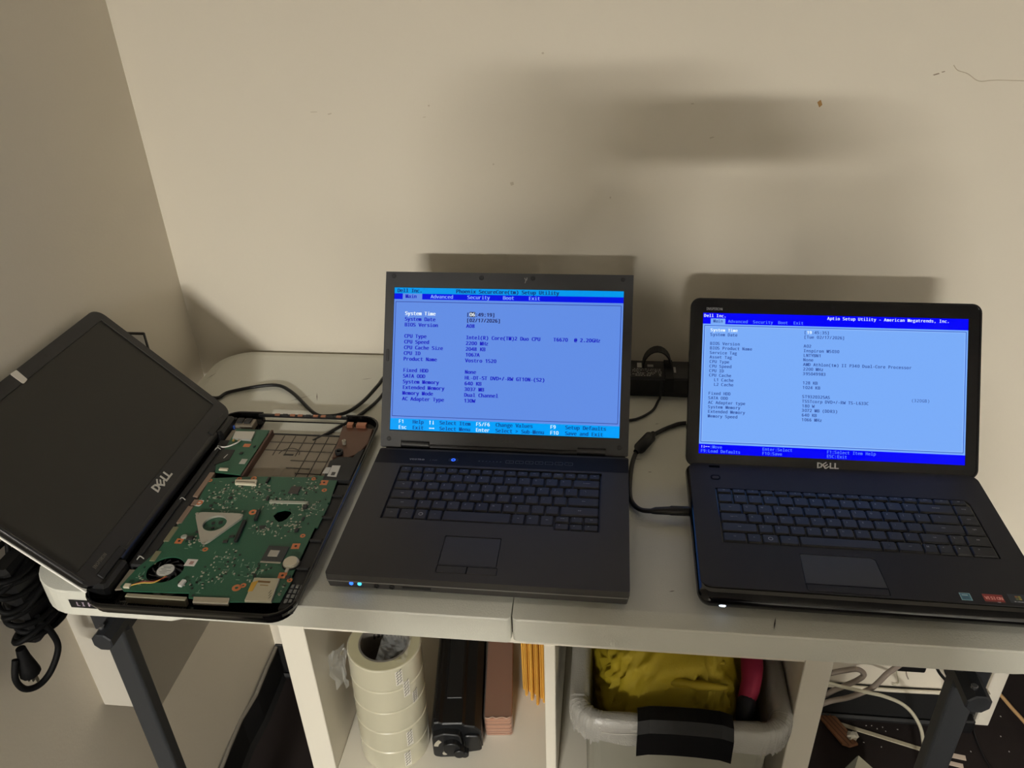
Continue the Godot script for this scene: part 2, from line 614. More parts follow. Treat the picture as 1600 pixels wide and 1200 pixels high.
# ---------------------------------------------------------------- the grey laptop in the middle
func middle_laptop() -> void:
	var root := thing("laptop", "charcoal grey square-cornered laptop with a cyan bordered setup screen, in the middle of the table", "laptop", Vector3(-0.1431, T, 0.3141), -0.0038)
	var shell := grain(mat(rgb(64, 62, 60), 0.55, 0.0, 0.4), 60.0, 0.05, 0.5, 3)
	var dark := mat(rgb(30, 30, 33), 0.5)
	var black := mat(rgb(14, 14, 16), 0.5)
	var keym := mat(rgb(44, 43, 45), 0.55)
	var legend := mat(rgb(165, 165, 166), 0.6)
	# base: hull, deck with the keyboard well cut out
	var g := G.new()
	var outer := G.move(G.rrect(0.355, 0.2635, 0.004, 3), Vector2(0.0015, 0.1473))
	var o := G.cw(outer)
	g.rings([G.lift(G.inset(o, 0.010), 0.0035), G.lift(G.inset(o, 0.0022), 0.007), G.lift(G.inset(o, 0.0004), 0.0165)], false, true, false)
	g.rings([G.lift(G.inset(o, 0.0004), 0.0165), G.lift(G.inset(o, 0.0004), 0.0185)], false, false, true)
	for sx in [-0.15, 0.15]:
		for sz in [0.05, 0.25]:
			g.prism(G.circle(0.008, 16, Vector2(sx, sz)), 0.0, 0.004)
	part("base", g, shell, root)
	g = G.new()
	var deck := G.move(G.rrect(0.355, 0.2575, 0.004, 3), Vector2(0.0015, 0.1503))
	var well := PackedVector2Array([Vector2(-0.1368, 0.0612), Vector2(0.1428, 0.0612), Vector2(0.1428, 0.1812), Vector2(0.0850, 0.1812), Vector2(0.0850, 0.1748), Vector2(-0.1368, 0.1748)])
	var pad := G.move(G.rrect(0.0705, 0.051, 0.0015, 2), Vector2(-0.0112, 0.2268))
	var but := G.move(G.rrect(0.0725, 0.0128, 0.0015, 2), Vector2(-0.0103, 0.2598))
	g.plate(deck, [well, pad, but], 0.0188, 0.0279)
	part("palm_rest", g, shell, root)
	g = G.new()
	g.box(Vector3(-0.1760, 0.0268, 0.0252), Vector3(0.1790, 0.02815, 0.0575), 0.003)
	part("control_strip", g, mat(rgb(30, 30, 34), 0.6, 0.0, 0.3), root)
	g = G.new()
	g.prism(G.move(G.rrect(0.2796, 0.1200, 0.001, 1), Vector2(0.003, 0.1212)), 0.0189, 0.0245)
	part("keyboard_tray", g, black, root)
	g = G.new()
	g.prism(G.move(G.rrect(0.0690, 0.0495, 0.0012, 2), Vector2(-0.0112, 0.2268)), 0.0189, 0.0274, 0.0003)
	part("touchpad", g, mat(rgb(48, 47, 48), 0.45), root)
	for k in 2:
		g = G.new()
		g.prism(G.move(G.rrect(0.0353, 0.0117, 0.001, 2), Vector2(-0.0283 + 0.0362 * k, 0.2598)), 0.0189, 0.0281, 0.0006)
		part("touchpad_button", g, shell, root)
	# keys
	var y := 0.0247
	var f := []
	for i in 18:
		f.append(-0.1355 + 0.0163 * i)
	key_row(root, f, 0.0622, 0.0755, y, ["Esc", "F1", "F2", "F3", "F4", "F5", "F6", "F7", "F8", "F9", "F10", "F11", "F12", "Num", "PrtSc", "Ins", "Del"], keym, legend)
	key_row(root, [-0.1355, -0.1194, -0.1006, -0.0818, -0.0629, -0.0441, -0.0254, -0.0067, 0.0121, 0.0307, 0.0491, 0.0675, 0.0861, 0.1046, 0.1416], 0.0760, 0.0942, y, ["`", "1", "2", "3", "4", "5", "6", "7", "8", "9", "0", "-", "=", "Backspace"], keym, legend)
	var q := [-0.1355]
	for i in 13:
		q.append(-0.1105 + 0.01865 * i)
	q.append(0.1416)
	key_row(root, q, 0.0947, 0.1132, y, ["Tab", "Q", "W", "E", "R", "T", "Y", "U", "I", "O", "P", "[", "]", "\\"], keym, legend)
	key_row(root, [-0.1355, -0.1045, -0.0850, -0.0664, -0.0482, -0.0301, -0.0113, 0.0069, 0.0259, 0.0446, 0.0632, 0.0814, 0.0999, 0.1416], 0.1137, 0.1325, y, ["Caps", "A", "S", "D", "F", "G", "H", "J", "K", "L", ";", "'", "Enter"], keym, legend)
	key_row(root, [-0.1355, -0.0958, -0.0760, -0.0565, -0.0382, -0.0191, -0.0008, 0.0171, 0.0353, 0.0537, 0.0722, 0.0911, 0.1416], 0.1330, 0.1520, y, ["Shift", "Z", "X", "C", "V", "B", "N", "M", ",", ".", "/", "Shift"], keym, legend)
	key_row(root, [-0.1355, -0.1144, -0.0948, -0.0771, -0.0580, 0.0307, 0.0487, 0.0672, 0.0853], 0.1525, 0.1740, y, ["Ctrl", "Fn", "@", "Alt", "", "Alt", "M", "Ctrl"], keym, legend)
	key_row(root, [0.0858, 0.1052, 0.1222, 0.1416], 0.1525, 0.1660, y, ["Home", "1", "End"], keym, legend)
	key_row(root, [0.0858, 0.1052, 0.1222, 0.1416], 0.1665, 0.1802, y, ["<", "v", ">"], keym, legend)
	# control strip: lettering, power button, indicator row, media buttons
	var grey := mat(rgb(150, 150, 152), 0.5)
	part("model_lettering", letters("VOSTRO", 0.0030, "Droid Sans Bold"), grey, root, Transform3D(LIE * Basis.from_scale(Vector3(1.35, 1, 1)), Vector3(-0.1165, 0.0282, 0.0470)))
	part("model_lettering", letters("| 1520", 0.0026), mat(rgb(80, 80, 84), 0.5), root, Transform3D(LIE, Vector3(-0.0930, 0.0282, 0.0470)))
	g = G.new()
	g.prism(G.move(G.rrect(0.0140, 0.0085, 0.003, 3), Vector2(-0.0648, 0.0452)), 0.0279, 0.0286, 0.0003)
	var pb := part("power_button", g, black, root)
	g = G.new()
	g.plate(G.circle(0.0030, 18, Vector2(-0.0648, 0.0452)), [G.circle(0.0017, 14, Vector2(-0.0648, 0.0452))], 0.0286, 0.0288)
	part("power_light", g, glow(rgb(40, 90, 255), 2.2), pb)
	for i in 7:
		g = G.new()
		var cx := -0.0282 + i * 0.0050
		g.prism(PackedVector2Array([Vector2(cx - 0.0011, 0.0447), Vector2(cx + 0.0011, 0.0435), Vector2(cx + 0.0011, 0.0447), Vector2(cx - 0.0005, 0.0457)]), 0.0281, 0.0283)
		part("indicator_mark", g, mat(rgb(75, 76, 82), 0.5), root)
	for i in 7:
		g = G.new()
		var c2 := Vector2(0.0147 + i * 0.01372, 0.0440 - i * 0.0002)
		g.plate(G.move(G.rrect(0.0112, 0.0064, 0.0008, 2), c2), [G.move(G.rrect(0.0102, 0.0054, 0.0006, 2), c2)], 0.0281, 0.0284)
		var mb := part("media_button", g, mat(rgb(84, 85, 90), 0.5), root)
		part("legend", letters(["ll", "o", "<<", ">>", "-", "x", "+"][i], 0.0015), mat(rgb(110, 110, 115), 0.5), mb, Transform3D(LIE, Vector3(c2.x, 0.0284, c2.y)))
	# front edge: two lit indicators, jacks, card slot, latch groove line
	var led := [[-0.1452, rgb(40, 100, 255)], [-0.1352, rgb(60, 190, 255)]]
	for l in led:
		g = G.new().at(Vector3(l[0], 0.0152, 0.2790), Basis(Vector3.RIGHT, PI / 2))
		g.prism(G.circle(0.0023, 14), -0.001, 0.0007)
		part("indicator_light", g, glow(l[1], 3.0), root)
	for dx in [-0.1150, -0.0965]:
		g = G.new().at(Vector3(dx, 0.0125, 0.2785), Basis(Vector3.RIGHT, PI / 2))
		g.plate(G.circle(0.0034, 16), [G.circle(0.0019, 12)], -0.001, 0.0008)
		part("audio_jack", g, black, root)
	g = G.new()
	g.box(Vector3(-0.0840, 0.0115, 0.2770), Vector3(-0.0500, 0.0142, 0.2792), 0.0003)
	part("card_slot", g, black, root)
	g = G.new()
	g.box(Vector3(-0.1745, 0.0176, 0.2600), Vector3(0.1770, 0.0188, 0.2800), 0.0003)
	part("seam_strip", g, mat(rgb(140, 138, 134), 0.35), root)
	# side ports near the corner on the right
	g = G.new()
	g.box(Vector3(0.1780, 0.010, 0.09), Vector3(0.1796, 0.016, 0.105), 0.0003)
	part("side_port", g, black, root)
	# hinge trough
	g = G.new()
	g.box(Vector3(-0.172, 0.0150, -0.004), Vector3(0.175, 0.0215, 0.0245), 0.001)
	part("hinge_trough", g, black, root)
	# lid, in its own axes: x along the hinge, y up the screen, z out of the screen
	var t := 0.5435
	var lid := part("lid", lid_shell(0.1785, -0.0255, 0.2298, 0.003, -0.0135, -0.001), mat(rgb(40, 40, 42), 0.5), root, Transform3D(Basis(Vector3(1, 0, 0), Vector3(0, cos(t), -sin(t)), Vector3(0, sin(t), cos(t))), Vector3(0, 0.0454, 0)))
	var up := Basis(Vector3(1, 0, 0), Vector3(0, 0, 1), Vector3(0, -1, 0))   # turns a flat x,z shape to stand in x,y (z down the screen)
	g = G.new().at(Vector3.ZERO, up)
	var bez := PackedVector2Array([Vector2(-0.1785, -0.2298), Vector2(0.1785, -0.2298), Vector2(0.1785, 0.0240), Vector2(0.1770, 0.0255), Vector2(0.1480, 0.0255), Vector2(0.1480, 0.0155), Vector2(0.1465, 0.0143), Vector2(0.1068, 0.0143), Vector2(0.1068, 0.0192), Vector2(-0.1060, 0.0192), Vector2(-0.1060, 0.0143), Vector2(-0.1481, 0.0143), Vector2(-0.1481, 0.0255), Vector2(-0.1765, 0.0255), Vector2(-0.1785, 0.0235)])
	g.plate(bez, [G.rect(-0.1657, -0.2073, 0.1657, 0.0012)], -0.001, 0.0022)
	part("bezel", g, grain(mat(rgb(46, 46, 48), 0.4, 0.0, 0.5), 60.0, 0.05, 0.4, 5), lid)
	g = G.new()
	g.uvquad(Vector3(-0.1655, 0, 0.0006), Vector3(0.1655, 0, 0.0006), Vector3(0.1655, 0.207, 0.0006), Vector3(-0.1655, 0.207, 0.0006))
	part("screen", g, screen_mat(cyan_screen(), 1.0, 0.45), lid)
	screen_light(lid, Vector3(0, 0.1035, 0.004), Vector2(0.331, 0.207), rgb(98, 141, 228), 0.0015)
	for p in [Vector2(-0.1665, 0.2235), Vector2(-0.0375, 0.2228), Vector2(0.0365, 0.2230), Vector2(0.1640, 0.2232), Vector2(-0.1660, -0.0132), Vector2(0.1660, -0.0135)]:
		g = G.new().at(Vector3(p.x, p.y, 0), up)
		g.prism(G.circle(0.0033, 18), 0.0, 0.0032, 0.0006)
		part("rubber_bumper", g, mat(rgb(42, 42, 44), 0.6) if p.y < 0 else black, lid)
	g = G.new().at(Vector3(-0.1722, 0.108, 0), up)
	g.prism(G.rrect(0.0046, 0.0180, 0.0022, 4), 0.0, 0.0031, 0.0005)
	part("rubber_bumper", g, black, lid)
	g = G.new()
	g.tube(curve([Vector3(0.0245, 0.2235, 0.0024), Vector3(0.0262, 0.2195, 0.0024), Vector3(0.0250, 0.2160, 0.0024)], 3), 0.0005, 5)
	g.tube(curve([Vector3(0.0280, 0.2240, 0.0024), Vector3(0.0272, 0.2200, 0.0024)], 3), 0.0006, 5)
	part("scratch_mark", g, mat(rgb(150, 148, 145), 0.5), lid)
	logo_word(lid, 0.0082, mat(rgb(62, 61, 61), 0.3, 0.3), Transform3D(Basis(), Vector3(0.0012, -0.0086, 0.0022)))
	for sx in [[-0.1475, -0.1070], [0.1075, 0.1470]]:
		g = G.new()
		g.rod(Vector3(sx[0], -0.0205, -0.003), Vector3(sx[1], -0.0205, -0.003), 0.0052, 16)
		part("hinge", g, mat(rgb(52, 52, 54), 0.35), lid)
	g = G.new()
	g.rod(Vector3(-0.1050, -0.0232, -0.0045), Vector3(0.1060, -0.0232, -0.0045), 0.0058, 16)
	part("hinge_cover", g, mat(rgb(48, 48, 50), 0.35), lid)

func lid_shell(hw: float, y0: float, y1: float, r: float, back: float, front: float) -> G:
	var g := G.new().at(Vector3(0, (y0 + y1) / 2, 0), Basis(Vector3(1, 0, 0), Vector3(0, 0, 1), Vector3(0, -1, 0)))
	g.prism(G.rrect(hw * 2, y1 - y0, r, 6), back, front, 0.0004, 0.004)
	return g

# ---------------------------------------------------------------- the black laptop on the right
func right_laptop() -> void:
	var root := thing("laptop", "black laptop with rounded glossy corners and a dark blue bordered setup screen", "laptop", Vector3(0.3026, T, 0.3381), -0.0129)
	var gloss := mat(rgb(5, 5, 8), 0.12)
	var deckm := grain(mat(rgb(55, 54, 55), 0.62, 0.0, 0.3), 60.0, 0.05, 0.4, 9)
	var black := mat(rgb(10, 10, 12), 0.45)
	var keym := mat(rgb(28, 28, 30), 0.5)
	var legend := mat(rgb(165, 165, 168), 0.6)
	var g := G.new()
	var o := G.cw(G.move(G.rrect(0.3790, 0.2570, 0.016, 6), Vector2(0, 0.1300)))
	var rs := []
	for p in [[0.020, 0.0030], [0.010, 0.0060], [0.0030, 0.0120], [0.0002, 0.0190], [0.0010, 0.0230], [0.0040, 0.0268], [0.0080, 0.0288]]:
		rs.append(G.lift(G.inset(o, p[0]), p[1]))
	g.rings(rs, true, true, true)
	for sx in [-0.15, 0.15]:
		for sz in [0.03, 0.23]:
			g.prism(G.circle(0.009, 16, Vector2(sx, sz)), 0.0, 0.0035)
	part("base", g, gloss, root)
	g = G.new()
	var deck := G.cw(G.move(G.rrect(0.3700, 0.2340, 0.012, 5), Vector2(0, 0.1260)))
	var well := PackedVector2Array([Vector2(-0.1545, 0.0625), Vector2(0.1545, 0.0625), Vector2(0.1580, 0.0700), Vector2(0.1580, 0.1690), Vector2(0.0900, 0.1690), Vector2(0.0860, 0.1682), Vector2(-0.1545, 0.1682)])
	var pad := PackedVector2Array([Vector2(-0.0680, 0.1805), Vector2(0.0120, 0.1805), Vector2(0.0165, 0.1840), Vector2(0.0190, 0.2285), Vector2(-0.0695, 0.2285)])
	var but := PackedVector2Array([Vector2(-0.0697, 0.2292), Vector2(0.0192, 0.2292), Vector2(0.0188, 0.2395), Vector2(0.0165, 0.2415), Vector2(-0.0670, 0.2415), Vector2(-0.0697, 0.2390)])
	g.plate(deck, [well, pad, but], 0.0280, 0.0302)
	part("palm_rest", g, deckm, root)
	g = G.new()
	g.box(Vector3(-0.1560, 0.0240, 0.0610), Vector3(0.1590, 0.0284, 0.1705), 0.0005)
	part("keyboard_tray", g, black, root)
	g = G.new()
	g.prism(G.inset(G.cw(pad), 0.0004), 0.0275, 0.0299, 0.0002)
	part("touchpad", g, grain(mat(rgb(56, 55, 50), 0.5), 90.0, 0.09, 0.8, 12), root)
	g = G.new()
	g.prism(G.inset(G.cw(but), 0.0005), 0.0275, 0.0304, 0.0007)
	part("touchpad_button", g, deckm, root)
	g = G.new()
	g.box(Vector3(-0.0256, 0.0303, 0.2296), Vector3(-0.0252, 0.03055, 0.2355), 0.0001)
	part("button_divide", g, black, root)
	var y := 0.0284
	key_row(root, [-0.1535, -0.1339, -0.1162, -0.0986, -0.0810, -0.0630, -0.0451, -0.0275, -0.0103, 0.0075, 0.0253, 0.0428, 0.0603, 0.0779, 0.0954, 0.1140, 0.1344, 0.1540], 0.0634, 0.0742, y, ["Esc", "F1", "F2", "F3", "F4", "F5", "F6", "F7", "F8", "F9", "F10", "F11", "F12", "Num", "PrtSc", "Ins", "Del"], keym, legend, 0.0009)
	key_row(root, [-0.1535, -0.1339, -0.1157, -0.0966, -0.0777, -0.0590, -0.0403, -0.0214, -0.0027, 0.0162, 0.0349, 0.0535, 0.0726, 0.0913, 0.1340, 0.1565], 0.0747, 0.0932, y, ["`", "1", "2", "3", "4", "5", "6", "7", "8", "9", "0", "-", "=", "Backspace", "Home"], keym, legend, 0.0009)
	var q := [-0.1535]
	for i in 13:
		q.append(-0.1250 + 0.0188 * i)
	q.append(0.1340)
	q.append(0.1565)
	key_row(root, q, 0.0937, 0.1122, y, ["Tab", "Q", "W", "E", "R", "T", "Y", "U", "I", "O", "P", "[", "]", "\\", "PgUp"], keym, legend, 0.0009)
	var a := [-0.1535]
	for i in 12:
		a.append(-0.1205 + 0.0188 * i)
	a.append(0.1340)
	a.append(0.1565)
	key_row(root, a, 0.1127, 0.1310, y, ["Caps Lock", "A", "S", "D", "F", "G", "H", "J", "K", "L", ";", "'", "Enter", "PgDn"], keym, legend, 0.0009)
	var s := [-0.1535]
	for i in 11:
		s.append(-0.1100 + 0.0188 * i)
	s.append(0.1104)
	s.append(0.1290)
	s.append(0.1565)
	key_row(root, s, 0.1315, 0.1494, y, ["Shift", "Z", "X", "C", "V", "B", "N", "M", ",", ".", "/", "Shift", "1", "End"], keym, legend, 0.0009)
	key_row(root, [-0.1535, -0.1254, -0.1077, -0.0876, -0.0641, 0.0291, 0.0471, 0.0761, 0.0927, 0.1104, 0.1290, 0.1565], 0.1499, 0.1675, y, ["Ctrl", "Fn", "@", "Alt", "", "Alt", "Ctrl", "M", "<", "v", ">"], keym, legend, 0.0009)
	# power button, hinge slot, front light, stickers
	var bp := G.move(G.rrect(0.0125, 0.0100, 0.0040, 4), Vector2(-0.1518, 0.0400))
	g = G.new()
	g.plate(bp, [G.inset(G.cw(bp), 0.0013)], 0.0300, 0.0305)
	part("power_button_rim", g, mat(rgb(4, 4, 5), 0.7, 0.0, 0.2), root)
	g = G.new()
	g.prism(G.inset(G.cw(bp), 0.0014), 0.0298, 0.0306, 0.0005)
	part("power_button", g, deckm, root)
	g = G.new()
	g.box(Vector3(-0.1585, 0.0295, 0.0135), Vector3(-0.1440, 0.0310, 0.0180), 0.003)
	part("hinge_slot", g, mat(rgb(4, 4, 5), 0.7, 0.0, 0.2), root)
	g = G.new()
	g.box(Vector3(-0.1655, 0.0135, 0.2520), Vector3(-0.1580, 0.0165, 0.2585), 0.003)
	part("indicator_light", g, glow(rgb(215, 230, 255), 4.0), root)
	var st1 := Image.create(64, 64, false, Image.FORMAT_RGB8)
	st1.fill(rgb(150, 195, 205))
	st1.fill_rect(Rect2i(5, 5, 54, 54), rgb(70, 125, 145))
	st1.fill_rect(Rect2i(12, 14, 36, 9), rgb(175, 210, 220))
	st1.fill_rect(Rect2i(14, 38, 34, 6), rgb(60, 100, 120))
	sticker(root, st1, G.rect(0.0922, 0.2283, 0.1035, 0.2394))
	var st2 := Image.create(128, 64, false, Image.FORMAT_RGB8)
	st2.fill(rgb(150, 45, 42))
	st2.fill_rect(Rect2i(0, 56, 128, 8), rgb(70, 30, 30))
	write(st2, "VISION", 10, 30, 32, 18, rgb(240, 170, 160), "Droid Sans Bold", 1.5)
	write(st2, "AMD", 78, 59, 10, 7, rgb(190, 180, 180), "Droid Sans", 1.5)
	sticker(root, st2, G.rect(0.1160, 0.2278, 0.1368, 0.2402))
	var st3 := Image.create(96, 64, false, Image.FORMAT_RGB8)
	st3.fill(rgb(45, 52, 62))
	var four := [rgb(150, 105, 70), rgb(160, 150, 70), rgb(110, 120, 80), rgb(175, 160, 75)]
	for i in 4:
		st3.fill_rect(Rect2i(34 + (i % 2) * 16, 12 + (i / 2) * 16, 14, 14), four[i])
	write(st3, "Windows", 20, 54, 12, 7, rgb(170, 175, 180), "Droid Sans", 1.4)
	sticker(root, st3, G.rect(0.1425, 0.2255, 0.1620, 0.2385))
	# lid
	var t := 0.562
	var lid := part("lid", lid_shell(0.1890, -0.0180, 0.2140, 0.0125, -0.0150, 0.0004), gloss, root, Transform3D(Basis(Vector3(1, 0, 0), Vector3(0, cos(t), -sin(t)), Vector3(0, sin(t), cos(t))), Vector3(0, 0.0400, 0)))
	var up := Basis(Vector3(1, 0, 0), Vector3(0, 0, 1), Vector3(0, -1, 0))
	g = G.new().at(Vector3.ZERO, up)
	var bez := G.cw(G.move(G.rrect(0.3765, 0.2310, 0.0120, 6), Vector2(0, -0.0980)))
	g.plate(bez, [G.rect(-0.1722, -0.1937, 0.1722, 0.0002)], 0.0004, 0.0016)
	part("bezel", g, gloss, lid)
	g = G.new().at(Vector3.ZERO, up)
	g.plate(bez, [G.inset(bez, 0.0022)], 0.0016, 0.0026)
	part("bezel_rim", g, mat(rgb(16, 16, 18), 0.2), lid)
	g = G.new()
	g.uvquad(Vector3(-0.172, 0, 0.0010), Vector3(0.172, 0, 0.0010), Vector3(0.172, 0.1935, 0.0010), Vector3(-0.172, 0.1935, 0.0010))
	part("screen", g, screen_mat(blue_screen(), 1.0, 0.3), lid)
	screen_light(lid, Vector3(0, 0.0968, 0.004), Vector2(0.344, 0.1935), rgb(122, 172, 248), 0.003)
	part("model_lettering", letters("INSPIRON", 0.0034), mat(rgb(165, 165, 168), 0.5), lid, at(Vector3(-0.1568, 0.1988, 0.0017)))
	logo_word(lid, 0.0078, mat(rgb(225, 225, 228), 0.4, 0.0), Transform3D(Basis(), Vector3(-0.0020, -0.0088, 0.0016)))
	g = G.new().at(Vector3(0.0, 0.2045, 0), up)
	g.prism(G.circle(0.0022, 16), 0.0010, 0.0018, 0.0002)
	part("webcam", g, mat(rgb(22, 22, 30), 0.1), lid)
	for sx in [-0.150, 0.150]:
		g = G.new()
		g.rod(Vector3(sx - 0.022, -0.0215, -0.006), Vector3(sx + 0.022, -0.0215, -0.006), 0.0055, 16)
		part("hinge", g, black, lid)

func sticker(root: Node3D, img: Image, r: PackedVector2Array) -> void:
	var g := G.new()
	g.uvquad(Vector3(r[0].x, 0.03035, r[2].y), Vector3(r[1].x, 0.03035, r[2].y), Vector3(r[1].x, 0.03035, r[0].y), Vector3(r[0].x, 0.03035, r[0].y))
	part("sticker", g, print_mat(ImageTexture.create_from_image(img), 0.35), root)

func screen_light(lid: Node3D, p: Vector3, size: Vector2, c: Color, e: float) -> void:
	var l := AreaLight3D.new()
	l.name = "screen_light"
	l.area_size = size
	l.light_color = c
	l.light_energy = e
	l.shadow_enabled = true
	l.position = p
	l.rotation.y = PI
	lid.add_child(l)

# ---------------------------------------------------------------- the opened laptop on the left, its circuit board bare
const OPEN := Vector3(-0.472, 0, 0.447)

func chip(parent: Node, called: String, c: Vector3, w: float, d: float, h: float, m: Material, turn := 0.0, bev := 0.0003) -> MeshInstance3D:
	var g := G.new()
	g.box(Vector3(-w / 2, 0, -d / 2), Vector3(w / 2, h, d / 2), bev)
	return part(called, g, m, parent, Transform3D(Basis(Vector3.UP, turn), c))

func quad_chip(parent: Node, called: String, p: Array, y: float, h: float, m: Material) -> MeshInstance3D:
	var g := G.new()
	var poly := PackedVector2Array()
	for v in p:
		poly.append(v)
	g.prism(poly, y, y + h, 0.0003)
	return part(called, g, m, parent)

func open_laptop() -> void:
	var root := thing("laptop", "dismantled black laptop, green circuit board bare, its dark lid leaning on the left wall", "laptop", OPEN + Vector3(0, T, 0))
	var o := -OPEN
	var black := mat(rgb(14, 14, 15), 0.4)
	var gloss := mat(rgb(8, 8, 9), 0.14)
	var matte := mat(rgb(30, 30, 31), 0.6)
	var shield := mat(rgb(142, 132, 116), 0.45, 0.35)
	var copper := mat(rgb(172, 118, 92), 0.35, 0.6)
	var tin := mat(rgb(176, 170, 155), 0.35, 0.6)
	var cream := mat(rgb(208, 200, 176), 0.5)
	var white := mat(rgb(205, 203, 196), 0.6)
	var orange := mat(rgb(205, 122, 76), 0.45, 0.2)
	var org := at(o)
	# bottom case: a tray with a thin wall, a floor with the drive slot open to the table
	var g := G.new()
	var ol := G.cw(G.move(G.rrect(0.2590, 0.4160, 0.032, 7), Vector2(-0.4710, 0.4465)))
	var rs := []
	for p in [[0.0280, 0.0015], [0.0130, 0.0035], [0.0030, 0.0090], [0.0002, 0.0155], [0.0, 0.0185], [0.0012, 0.0195], [0.0030, 0.0195], [0.0038, 0.0185], [0.0060, 0.0032]]:
		var ring := PackedVector3Array()
		var ins := G.inset(ol, p[0])
		for i in ins.size():   # the side is cut away at the rear, where the drive slides in
			var v := ins[i]
			var w := ins[(i + 1) % ins.size()]
			ring.append(Vector3(v.x, p[1], v.y))
			if absf(v.x - w.x) > 0.14 and v.y < 0.30:
				var xs := [-0.5360, -0.5355, -0.4005, -0.4000]
				if v.x > w.x:
					xs.reverse()
				for k in 4:
					ring.append(Vector3(xs[k], p[1], v.y) if k == 0 or k == 3 else Vector3(xs[k], minf(p[1], 0.0034), 0.2386 + p[0] * 0.05))
		rs.append(ring)
	g.rings(rs, false, false, false)
	var slot := G.rect(-0.5350, 0.2200, -0.4010, 0.2755)
	for piece in Geometry2D.clip_polygons(G.inset(ol, 0.0060), slot):
		g.prism(piece, 0.0018, 0.0034)
	for sx in [-0.575, -0.365]:
		for sz in [0.29, 0.61]:
			g.prism(G.circle(0.008, 14, Vector2(sx, sz)), 0.0, 0.0040)
	part("bottom_case", g, gloss, root, org)
	# fine vent teeth along the near edge
	for i in 30:
		g = G.new()
		g.box(Vector3(-0.5650 + i * 0.0030, 0.0005, 0.6330), Vector3(-0.5635 + i * 0.0030, 0.0040, 0.6405), 0.0003)
		part("vent_tooth", g, black, root, org)
	# rear bar with contacts, side channel
	g = G.new()
	g.box(Vector3(-0.542, 0.0130, 0.2408), Vector3(-0.396, 0.0180, 0.2456), 0.0008)
	part("rear_bar", g, black, root, org)
	g = G.new()
	g.box(Vector3(-0.545, 0.0018, 0.2758), Vector3(-0.395, 0.0052, 0.2790), 0.0006)
	part("rear_bar", g, black, root, org)
	for i in 9:
		g = G.new()
		g.box(Vector3(-0.515 + i * 0.0125, 0.0170, 0.2418), Vector3(-0.507 + i * 0.0125, 0.0192, 0.2464), 0.0004)
		part("contact", g, copper if i % 3 != 1 else matte, root, org)
	g = G.new()
	g.box(Vector3(-0.3640, 0.0034, 0.405), Vector3(-0.3475, 0.0125, 0.636), 0.001)
	for zz in [0.43, 0.475, 0.52, 0.57]:
		g.box(Vector3(-0.3640, 0.0125, zz), Vector3(-0.3480, 0.0155, zz + 0.004), 0.0006)
	part("side_channel", g, matte, root, org)
	# socket block and copper lined corner at the rear
	g = G.new()
	g.box(Vector3(-0.583, 0.0034, 0.2535), Vector3(-0.5420, 0.0150, 0.2740), 0.001)
	part("socket_block", g, shield, root, org)
	for i in 3:
		chip(root, "socket", o + Vector3(-0.577 + 0.0125 * i, 0.0150, 0.2620), 0.0100, 0.0120, 0.0030, matte)
	chip(root, "blue_connector", o + Vector3(-0.574, 0.0100, 0.2755), 0.010, 0.003, 0.006, mat(rgb(50, 84, 165), 0.4))
	g = G.new()
	g.prism(PackedVector2Array([Vector2(-0.4020, 0.2560), Vector2(-0.3520, 0.2620), Vector2(-0.3490, 0.3000), Vector2(-0.3560, 0.3280), Vector2(-0.3730, 0.3420), Vector2(-0.3930, 0.3400)]), 0.0034, 0.0105, 0.001)
	part("copper_lining", g, mat(rgb(96, 70, 58), 0.35, 0.5), root, org)
	for i in 2:
		chip(root, "copper_plate", o + Vector3(-0.3890 + 0.0180 * i, 0.0105, 0.2585), 0.0155 if i else 0.0095, 0.0090, 0.0055, copper)
	g = G.new().at(Vector3(-0.3845, 0.0105, 0.3060))
	g.lathe([[0.0030, 0.0], [0.0030, 0.0070], [0.0015, 0.0070], [0.0015, 0.0030], [0.0001, 0.0030]], 16)
	part("screw_post", g, tin, root, org)
	g = G.new().at(Vector3(-0.3850, 0.0105, 0.3300))
	g.lathe([[0.0060, 0.0], [0.0060, 0.0050], [0.0035, 0.0050], [0.0035, 0.0010], [0.0001, 0.0010]], 18)
	part("screw_post", g, matte, root, org)
	# black cover with two white stickers
	g = G.new()
	g.prism(PackedVector2Array([Vector2(-0.3905, 0.3560), Vector2(-0.3790, 0.3450), Vector2(-0.3600, 0.3450), Vector2(-0.3560, 0.3320), Vector2(-0.3475, 0.3220), Vector2(-0.3475, 0.4000), Vector2(-0.3870, 0.4000)]), 0.0034, 0.0165, 0.001)
	var cov := part("speaker_cover", g, matte, root, org)
	quad_chip(cov, "paper_label", [Vector2(-0.3829, 0.3676), Vector2(-0.3707, 0.3673), Vector2(-0.3690, 0.3940), Vector2(-0.3827, 0.3930)], 0.0165, 0.0003, white)
	quad_chip(cov, "paper_label", [Vector2(-0.3905, 0.3724), Vector2(-0.3832, 0.3724), Vector2(-0.3832, 0.3867), Vector2(-0.3918, 0.3867)], 0.0165, 0.0003, white)
	chip(cov, "printed_square", Vector3(-0.3755, 0.0168, 0.3870), 0.0055, 0.0075, 0.0001, mat(rgb(70, 68, 65), 0.7), 0.0, 0.0)
	# drive bay: shield plate with ribs, a round mark
	g = G.new()
	g.box(Vector3(-0.5050, 0.0034, 0.2792), Vector3(-0.3930, 0.0042, 0.3980), 0.0003)
	var bay := part("drive_bay", g, mat(rgb(140, 130, 115), 0.55, 0.2), root, org)
	var ribm := mat(rgb(52, 46, 40), 0.6)
	for i in 6:
		g = G.new()
		g.box(Vector3(-0.4880 + 0.0175 * i, 0.0042, 0.2810), Vector3(-0.4872 + 0.0175 * i, 0.0052, 0.3330 if i < 3 else 0.3900), 0.0002)
		part("rib", g, ribm, bay)
